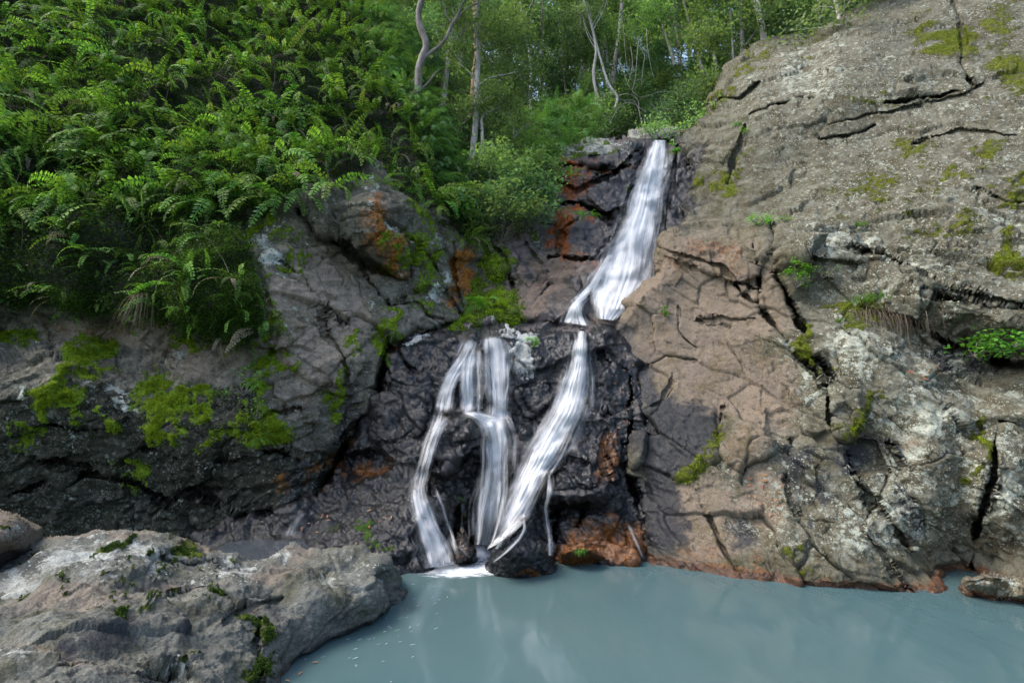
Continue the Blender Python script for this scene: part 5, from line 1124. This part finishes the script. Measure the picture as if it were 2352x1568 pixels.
label_rows(shrub_list, 20, lambda it: 'dense understory shrub, %s from the left in the %s row from the back', 'shrub', 'understory shrubs on the hillside')
def px_path(pts, Y): return smooth_path([W(x, y, Y if np.isscalar(Y) else Y[i]) for i, (x, y) in enumerate(pts)], 4)
def drawn_tree(name, label, limbs, clouds, wood_mat, leaf_mat, leaf=.085, seed=1, per=900, flat=.75):
    """limbs: (pixel path, distance, radius at foot, radius at tip); clouds: (px, py, distance, radius in m)"""
    rg = np.random.default_rng(seed); root = W(*limbs[0][0][0], limbs[0][1] if np.isscalar(limbs[0][1]) else limbs[0][1][0])
    e = empty(name, root); inv = -np.asarray(root)
    for i, (pts, Y, r0, r1) in enumerate(limbs):
        mb = MB(); tube(mb, px_path(pts, Y) + inv, r0, r1, 8, wob=.06); mb.build('trunk' if i == 0 else 'limb', wood_mat, e)
    if clouds:
        mb = MB(); tw = MB()
        for (x, y, Y, r) in clouds:
            c = W(x, y, Y); m = int(per * (r / .6) ** 2)
            sub = c + rg.normal(0, 1, (14, 3)) * r * .5 * np.array([1, 1, flat]); C = sub[rg.integers(0, 14, m)] + rg.normal(0, 1, (m, 3)) * r * .26 * np.array([1, 1, flat])
            leaves(mb, C + inv, leaf, rg=rg)
            for s in sub[:6]: tube(tw, [c + inv - np.array([0, 0, r * .4]), (c + s) / 2 + inv + rg.normal(0, .05, 3), s + inv], .014, .005, 4)
        mb.build('crown', leaf_mat, e); tw.build('twigs', wood_mat, e)
    return tag(e, label, 'tree')
drawn_tree('twisted_tree', 'crooked dark trunked tree leaning from the rim of the fern slope', [
    ([(905, 268), (914, 254), (938, 234), (962, 210), (960, 190), (962, 152), (972, 125), (982, 108), (975, 85), (962, 54), (960, 30), (969, 0), (980, -60), (972, -140)], 12.6, .12, .06),
    ([(969, 137), (986, 123), (1009, 108), (1026, 88), (1033, 64), (1046, 47), (1058, 20), (1066, 0), (1090, -50)], 12.6, .055, .02), ([(1040, 55), (1026, 40), (1020, 15), (1010, -10)], 12.6, .03, .012), ([(1046, 47), (1075, 15), (1110, 5), (1150, -10)], 12.6, .025, .01),
    ([(962, 210), (985, 190), (998, 168), (1010, 160)], 12.6, .035, .012), ([(965, 150), (955, 180), (935, 205)], 12.55, .03, .012)],
    [(1010, -60, 12.6, .8), (1090, -40, 12.6, .7), (960, -120, 12.8, .9), (1030, 10, 12.9, .35)], M_bark_brown, M_forest[2], seed=201)
drawn_tree('twin_trunk_tree', 'grey twin trunked tree with spreading foliage in the gully', [
    ([(1066, 425), (1072, 412), (1084, 382), (1087, 338), (1092, 288), (1094, 254), (1095, 190), (1100, 122), (1092, 60), (1098, 0)], 13.2, .10, .05), ([(1086, 395), (1104, 372), (1109, 338), (1107, 288), (1104, 267), (1120, 258), (1150, 246)], 13.2, .08, .02),
    ([(1095, 200), (1120, 180), (1160, 172), (1190, 165)], 13.2, .035, .012), ([(1095, 190), (1075, 160), (1050, 145)], 13.2, .03, .012), ([(1104, 375), (1075, 410), (1050, 440)], 13.0, .04, .02)],
    [(1060, 60, 13.3, .75), (1130, 80, 13.4, .9), (1180, 50, 13.6, .7), (1200, 140, 13.6, .8), (1060, 130, 13.5, .5), (1130, 130, 13.6, .7), (1100, 220, 13.0, .6), (1150, 240, 13.4, .7), (1070, 260, 13.5, .5), (1180, 300, 13.4, .6), (1130, 330, 13.5, .5), (1220, 210, 14, .5)], M_bark_grey, M_forest[0], seed=202, per=1000)
drawn_tree('shaggy_bark_tree', 'tree with peeling reddish bark behind the twin trunked tree', [([(1080, 330), (1088, 250), (1090, 190), (1100, 130), (1096, 60), (1090, -40)], 14.6, .16, .11)], [(1100, -60, 14.6, 1.2)], M_bark_red, M_forest[0], seed=203)
drawn_tree('pale_trunk_tree', 'smooth pale trunk standing behind the right cliff top', [([(1760, 120), (1756, 96), (1746, 45), (1736, 0), (1720, -80), (1705, -160)], 17.0, .12, .09)], [(1700, -180, 17, 1.6)], M_bark_pale, M_forest[1], seed=204)
for k, (pts, Y, r0, r1, lb) in enumerate([([(1219, 255), (1217, 215), (1220, 175), (1217, 130), (1207, 85), (1199, 50), (1194, 0)], 19, .09, .05, 'thin forked white trunk left of the fern bank'), ([(1385, 270), (1370, 215), (1360, 170), (1372, 120), (1362, 70), (1340, 0)], 18, .10, .05, 'grey slender trunk above the fern bank'),
                                         ([(1410, 255), (1425, 215), (1408, 215), (1395, 190), (1372, 110), (1360, 60), (1350, 0)], 18.6, .08, .04, 'bent pale trunk above the top of the falls'), ([(1560, 110), (1555, 75), (1548, 40), (1552, 0)], 20, .14, .11, 'stout grey trunk above the falls near the frame top'), ([(1550, 150), (1535, 100), (1522, 60), (1510, 40)], 20, .10, .06, 'leaning grey trunk behind the hanging vines'),
                                         ([(1010, 290), (1020, 230), (1026, 170), (1030, 130), (1040, 40), (1050, -20)], 17, .13, .1, 'mottled pale trunk behind the crooked tree'), ([(1640, 250), (1652, 200), (1640, 120), (1625, 60), (1620, -20)], 19, .12, .09, 'dim grey trunk close to the right cliff edge'), ([(1342, 240), (1336, 190), (1338, 120), (1330, 60), (1335, -10)], 23, .16, .12, 'straight grey trunk deep in the forest')]):
    x1, y1 = pts[-1]
    r0, r1 = r0 * .7, r1 * .7
    drawn_tree('slender_tree', lb, [(pts, Y, r0, r1), ([(pts[-2][0], pts[-2][1]), (pts[-2][0] + 25, pts[-2][1] - 45), (pts[-2][0] + 45, pts[-2][1] - 110)], Y, r1 * .6, .01), ([(pts[-3][0], pts[-3][1]), (pts[-3][0] - 25, pts[-3][1] - 40), (pts[-3][0] - 35, pts[-3][1] - 90)], Y, r1 * .5, .01)],
               [(x1, y1 - 60, Y, 1.1), (pts[-2][0] + 45, pts[-2][1] - 110, Y, .6), (pts[-3][0] - 35, pts[-3][1] - 90, Y, .5)], (M_bark_pale, M_bark_grey)[k % 2], M_forest[k % 3], seed=210 + k, leaf=.1, per=700)
# hanging vines
vine_list = []
for k, (pts, Y, r) in enumerate([([(1448, 105), (1443, 140), (1450, 160), (1446, 178), (1455, 190), (1472, 180)], 17.5, .022), ([(1468, 95), (1462, 130), (1458, 180), (1452, 210)], 17.4, .018), ([(1470, 110), (1480, 125), (1476, 150), (1472, 200)], 17.3, .016), ([(1489, 70), (1492, 110), (1498, 150), (1502, 185)], 17.6, .02), ([(1404, 285), (1416, 250), (1440, 235), (1470, 245), (1490, 262)], 16.6, .022), ([(1420, 225), (1445, 215), (1462, 225), (1468, 255), (1475, 285), (1478, 330)], 16.5, .018), ([(1420, 130), (1430, 160), (1445, 200), (1470, 225), (1515, 210), (1550, 212)], 17.5, .02), ([(1385, 215), (1400, 210), (1430, 230), (1455, 225), (1470, 260)], 16.8, .016), ([(1478, 270), (1480, 300), (1484, 335)], 16.3, .018), ([(1520, 240), (1528, 260), (1524, 285), (1530, 300)], 16.6, .016), ([(1500, 235), (1512, 262), (1516, 290)], 16.6, .014), ([(1430, 60), (1436, 100), (1442, 130), (1440, 165)], 17.8, .016)]):
    mb = MB(); pp = [(x + rg.normal(0, 3), y + rg.normal(0, 3)) for x, y in pts]; root = W(*pp[0], Y); tube(mb, px_path(pp, Y) - root, r * .6, r * .4, 5)
    o = mb.build('vine', M_bark_grey); o.location = root; vine_list.append((pp[0][0], 0, o))
label_rows(vine_list, 20, lambda it: 'pale twisting vine, %s from the left in the %s tangle above the falls', 'vine', 'vines hanging above the falls')

# ---------------- shrubs, ferns and grasses on the rocks
def at_surface(px, py, dflt=14.0):
    p, nv = place_on(px, py, 5)
    if p is None: p = W(px, py, dflt); nv = np.array([0, -.8, .6])
    return p, nv
def shrub(name, label, px, py, w, h, leaf, nl, mat, Y=None, seed=1, cat='shrub', out=.3):
    rg = np.random.default_rng(seed); p, nv = at_surface(px, py)
    if Y: p = W(px, py, Y)
    p = p - nv * .02
    e = empty(name, p); st = MB(); lf = MB()
    nc = max(9, int(nl / 130)); cen = []
    while len(cen) < nc:
        v = rg.uniform(-1, 1, 3)
        if (v * v).sum() < 1 and (v * v).sum() > .15: cen.append(np.array([v[0] * w * .52, v[1] * w * .4 - out * w * .6, h * .5 + v[2] * h * .5]))
    for tip in cen:
        tube(st, [(0, 0, 0), tip * .5 + rg.normal(0, .06 * w, 3), tip], .010, .004, 4)
        m = max(3, nl // nc); leaves(lf, tip + rg.normal(0, 1, (m, 3)) * np.array([.10, .10, .07]) * max(w, .25), leaf, up=1.0, aspect=.5, rg=rg)
    st.build('stems', M_bark_brown, e); lf.build('leaves', mat, e, smooth=False)
    return tag(e, label, cat)
shrub('gully_shrub', 'dense green shrub filling the gully below the twin trunked tree', 1150, 560, 1.8, 1.5, .10, 2600, M_forest[0], seed=1, Y=12.4)
shrub('gully_shrub', 'dark green shrub hanging beside the rusty upper rock', 1215, 520, 1.7, 1.3, .10, 2400, M_forest[2], seed=2, Y=12.6)
shrub('gully_shrub', 'leafy shrub between the fern rim and the upper rock', 1140, 470, 1.9, 1.5, .10, 2600, M_forest[0], seed=3, Y=13.0)
shrub('gully_shrub', 'green shrub behind the left edge of the upper rock', 1230, 440, 1.5, .9, .10, 1500, M_forest[0], seed=4, Y=13.4)
shrub('gully_shrub', 'shrub low in the gully over the mossy recess', 1110, 530, 1.3, 1.2, .06, 2800, M_forest[2], seed=5, Y=12.6)
shrub('crevice_shrub', 'bright green leafy plant in the crevice of the right cliff', 1825, 665, .5, .55, .055, 420, M_bright, seed=6)
shrub('crevice_shrub', 'small green plant right of the bright crevice plant', 1885, 645, .5, .3, .035, 380, M_forest[1], seed=7)
shrub('ledge_shrub', 'broad leaved green shrub in the dark overhang at right', 2240, 815, 1.0, .3, .10, 230, M_ledge, seed=8, Y=8.0)
shrub('ledge_shrub', 'broad leaved green branch at the right frame edge', 2325, 800, .7, .28, .10, 150, M_ledge, seed=9, Y=7.75)
shrub('rock_plant', 'single small green plant on the bare brown rock', 1531, 722, .2, .24, .05, 110, M_bright, seed=10)
shrub('rock_plant', 'low green plants on the ledge below the right dome', 1745, 510, .6, .16, .045, 260, M_bright, seed=11)
shrub('rock_plant', 'small plants at the right end of the dome ledge', 1800, 505, .4, .10, .035, 120, M_bright, seed=12)
shrub('rock_plant', 'bright green tuft beside the lip of the upper fall', 1546, 345, .3, .35, .05, 160, M_bright, seed=13)
shrub('rock_plant', 'green tuft on the pale patch of the lower fall', 1224, 795, .26, .28, .035, 260, M_bright, seed=14)
shrub('rock_plant', 'leafy herb on the dark left cliff below the moss', 560, 905, .7, .5, .05, 260, M_bright, seed=15)
shrub('rock_plant', 'herb with thin twigs low on the left cliff', 585, 960, .6, .4, .04, 220, M_forest[0], seed=16)
shrub('rock_plant', 'small plant in the crack of the right dome', 1703, 318, .22, .35, .05, 90, M_bright, seed=17)
# fern clumps
def fern_clump(label, px, py, size, m, mat_meshes=FR_ME, name='fern_clump', Y=None, spread=1.6, seed=1):
    rg = np.random.default_rng(seed); p, nv = at_surface(px, py)
    if Y: p = W(px, py, Y)
    return tag(put_fern(name, p, azimuth(nv), size, m, rg, mat_meshes, spread), label, 'fern')
FB_ME = [share_mesh('bright_frond', a, M_bright) for a in FR]
fern_clump('bright green fern growing in the mossy recess', 1108, 706, .62, 10, FB_ME, seed=1)
fern_clump('fern clump on the rusty rock left of the upper fall', 1335, 492, .45, 12, FB_ME, seed=2, spread=2.4)
fern_clump('fern clump right of the first on the rusty rock', 1362, 494, .4, 10, FB_ME, seed=3, spread=2.4)
fern_clump('low fern clump hanging under the rusty ledge', 1310, 402, .5, 12, FB_ME, seed=4, spread=2.4)
fern_clump('low fern clump at the left of the rusty ledge', 1285, 410, .5, 12, FR_ME, seed=5, spread=2.4)
fern_clump('small fern sprouting under the moss cushion of the left cliff', 560, 800, .4, 8, FR_ME, seed=6)
fern_clump('tiny fern beside the bright moss face', 610, 775, .35, 7, FR_ME, seed=7)
for k, (x, y, z, lb) in enumerate([(60, 770, .35, 'small fern at the left edge under the fern slope'), (150, 735, .4, 'small fern drooping into the brown recess on the left'), (240, 700, .45, 'drooping fern above the left brown recess'), (430, 720, .45, 'fern hanging right of the dry straw'), (470, 760, .35, 'little fern under the overhang beside the bright moss'), (590, 830, .35, 'little fern at the lower rim of the bright moss'), (530, 690, .4, 'small fern growing in the bright moss face'), (640, 760, .3, 'tiny fern on the grey rock right of the moss'), (210, 800, .3, 'tiny fern on the moss left of the straw'), (500, 900, .3, 'tiny fern between two moss cushions'), (600, 1010, .3, 'tiny fern low on the dark cliff'), (880, 420, .6, 'fern on top of the grey outcrop'), (930, 440, .6, 'fern on the right shoulder of the grey outcrop'), (830, 430, .55, 'fern on the left shoulder of the grey outcrop'), (1000, 490, .6, 'fern hanging right of the grey outcrop'), (985, 660, .3, 'tiny fern on the streaked rock wall'), (905, 770, .3, 'tiny fern beside the left end of the ledge')]):
    fern_clump(lb, x, y, z, 8, FR_ME, seed=400 + k)
fern_clump('fern on the mossy ledge of the outcrop', 960, 590, .35, 7, FR_ME, seed=8)
fern_clump('bushy fern below the rim of the slope', 1030, 470, .9, 12, FB_ME, seed=9)
fern_clump('bushy fern just left of the gully shrubs', 1060, 500, .8, 12, FB_ME, seed=10)
M_bank = leaf_material('bank_fern_leaf', (.08, .18, .055), (.20, .34, .11), transl=.42)
FK_ME = [share_mesh('bank_frond', a, M_bank) for a in FR]
rgb = np.random.default_rng(5)
bank_list = []
for k in range(34):
    px = rgb.uniform(1205, 1345); py = rgb.uniform(250, 385); Y = 14.2 + (385 - py) / 135 * 2.2
    if px > 1290 and py > 345: continue
    e = fern_clump('strap leaved fern of the bright bank left of the fall rim', px, py, rgb.uniform(.9, 1.4), 10, FK_ME, 'bank_fern', Y, 2.2, 300 + k); bank_list.append((px, py, e))
label_rows(bank_list, 8, lambda it: 'bright strap leaved fern, %s from the left in the %s row down the bank', 'fern', 'ferns on the bank left of the fall rim')
# grass tufts
def grass(label, px, py, h, m, mat, droop=.5, seed=1, name='grass_tuft', w=.12, dirx=0):
    rg = np.random.default_rng(seed); p, nv = at_surface(px, py); mb = MB()
    for k in range(m):
        a = rg.uniform(0, 6.28); L = h * rg.uniform(.6, 1.2); b = rg.normal(0, w * .5, 3); b[2] *= .2; d = np.array([math.cos(a) * .5 + dirx, math.sin(a) * .4 - .35, .9]); s = np.array([-math.sin(a), math.cos(a), 0]) * .006
        pts = []
        for t in np.linspace(0, 1, 6): pts.append(b + d * L * t + np.array([0, 0, -droop * 2.0 * L * t * t]) * .9)
        V = []; F = []
        for i, q in enumerate(pts): V += [q - s * (1 - i / 5.5), q + s * (1 - i / 5.5)]
        for i in range(5): F.append((2 * i, 2 * i + 1, 2 * i + 3, 2 * i + 2))
        mb.add(np.array(V), np.array(F), rg.uniform())
    o = mb.build(name, mat); o.location = p; return tag(o, label, 'grass')
grass('long leaved grass tuft above the grey outcrop', 612, 470, .55, 90, M_grass, .75, 1)
grass('dry straw hanging from the overhang on the left', 335, 690, .6, 70, M_straw, 1.1, 2)
grass('green grass above the hanging straw on the left', 325, 650, .4, 60, M_grass, .6, 3)
grass('green grass tuft on the right cliff ledge', 1985, 690, .22, 160, M_grass, .3, 4, w=.3)
grass('dry grass hanging below the green tuft on the right ledge', 2005, 715, .45, 140, M_straw, 1.1, 5, w=.3)
grass('dry grass trailing along the crack at right', 2065, 735, .4, 110, M_straw, 1.2, 6, w=.4)
grass('green grass blades on the mossy wall left of the recess', 925, 600, .3, 60, M_grass, .7, 7)
grass('small grass on the ledge right of the dome plants', 1975, 515, .25, 50, M_grass, .5, 8)
grass('grass on the dome edge near the fall', 1690, 285, .25, 60, M_grass, .4, 9)
grass('green algae tuft on the rust brown mound', 1337, 1266, .08, 60, M_grass, .9, 10, w=.08)
grass('grass sprouting from the lower side of the right crevice', 1925, 735, .2, 50, M_grass, .5, 11)
# ---------------- fallen leaves
n = NT('fallen_leaf'); oi = n.t.nodes.new('ShaderNodeObjectInfo'); n.put(n.b.inputs['Base Color'], n.mix(oi.outputs['Random'], (.20, .055, .02), (.26, .15, .06))); n.b.inputs['Roughness'].default_value = .6
mb = MB(); mb.add([(-.5, 0, 0), (-.2, .16, .05), (.2, .14, .06), (.5, 0, .02), (.2, -.14, .06), (-.2, -.16, .05), (0, 0, 0)], [(0, 6, 1, 1), (1, 6, 2, 2), (2, 6, 3, 3), (3, 6, 4, 4), (4, 6, 5, 5), (5, 6, 0, 0)])
V, F, T = mb.arrays(); o = link_mesh('fallen_leaf', V, F[:, :3], n.m, smooth=False); leaf_me = o.data; bpy.data.objects.remove(o)
leaf_groups = {}
def drop(px, py, sz, label, group):
    p, nv = place_on(px, py, 4)
    if p is None: return
    o = bpy.data.objects.new('fallen_leaf', leaf_me); nvv = Vector(nv); q = nvv.to_track_quat('Z', 'Y'); o.rotation_mode = 'QUATERNION'; o.rotation_quaternion = q @ Matrix.Rotation(rgb.uniform(0, 6.28), 3, 'Z').to_quaternion()
    o.location = Vector(p) + nvv * .012; o.scale = (sz,) * 3; col.objects.link(o); leaf_groups.setdefault((label, group), []).append((px, py, o))
for k in range(34): drop(rgb.normal(1440, 24), rgb.uniform(800, 1000), rgb.uniform(.035, .065), 'fallen leaf on rock right of the lower fall', 'fallen leaves right of the lower fall')
for k in range(22): drop(rgb.uniform(1200, 1380), rgb.uniform(600, 745), rgb.uniform(.05, .09), 'fallen leaf on slab below the upper fall', 'fallen leaves below the upper fall')
for k in range(16): drop(rgb.uniform(1690, 1800), rgb.uniform(1080, 1180), rgb.uniform(.05, .10), 'fallen leaf on the lower right rock', 'fallen leaves on the lower right rock')
for k in range(16): drop(rgb.uniform(600, 900), rgb.uniform(1170, 1260), rgb.uniform(.05, .09), 'fallen leaf on slab behind foreground boulder', 'fallen leaves on the wet slab')
for k in range(8): drop(rgb.uniform(2080, 2160), rgb.uniform(830, 870), rgb.uniform(.06, .1), 'fallen leaf under the right overhang', 'fallen leaves under the right overhang')
for (lb, gp), L_ in leaf_groups.items(): label_rows(L_, 12, lambda it, lb=lb: lb + ', %s from left in %s row', 'leaf', gp)
for k, (x, y) in enumerate([(724, 1520), (690, 1545), (660, 1562)]):
    o = bpy.data.objects.new('fallen_leaf', leaf_me); o.location = W(x, y, Yw(y, .01)); o.rotation_euler = (0, 0, k * 1.3); o.scale = (.06,) * 3; col.objects.link(o); tag(o, ['yellow leaf floating beside the foreground boulder', 'brown leaf floating below the yellow one', 'yellow leaf floating at the bottom edge of the pool'][k], 'leaf')
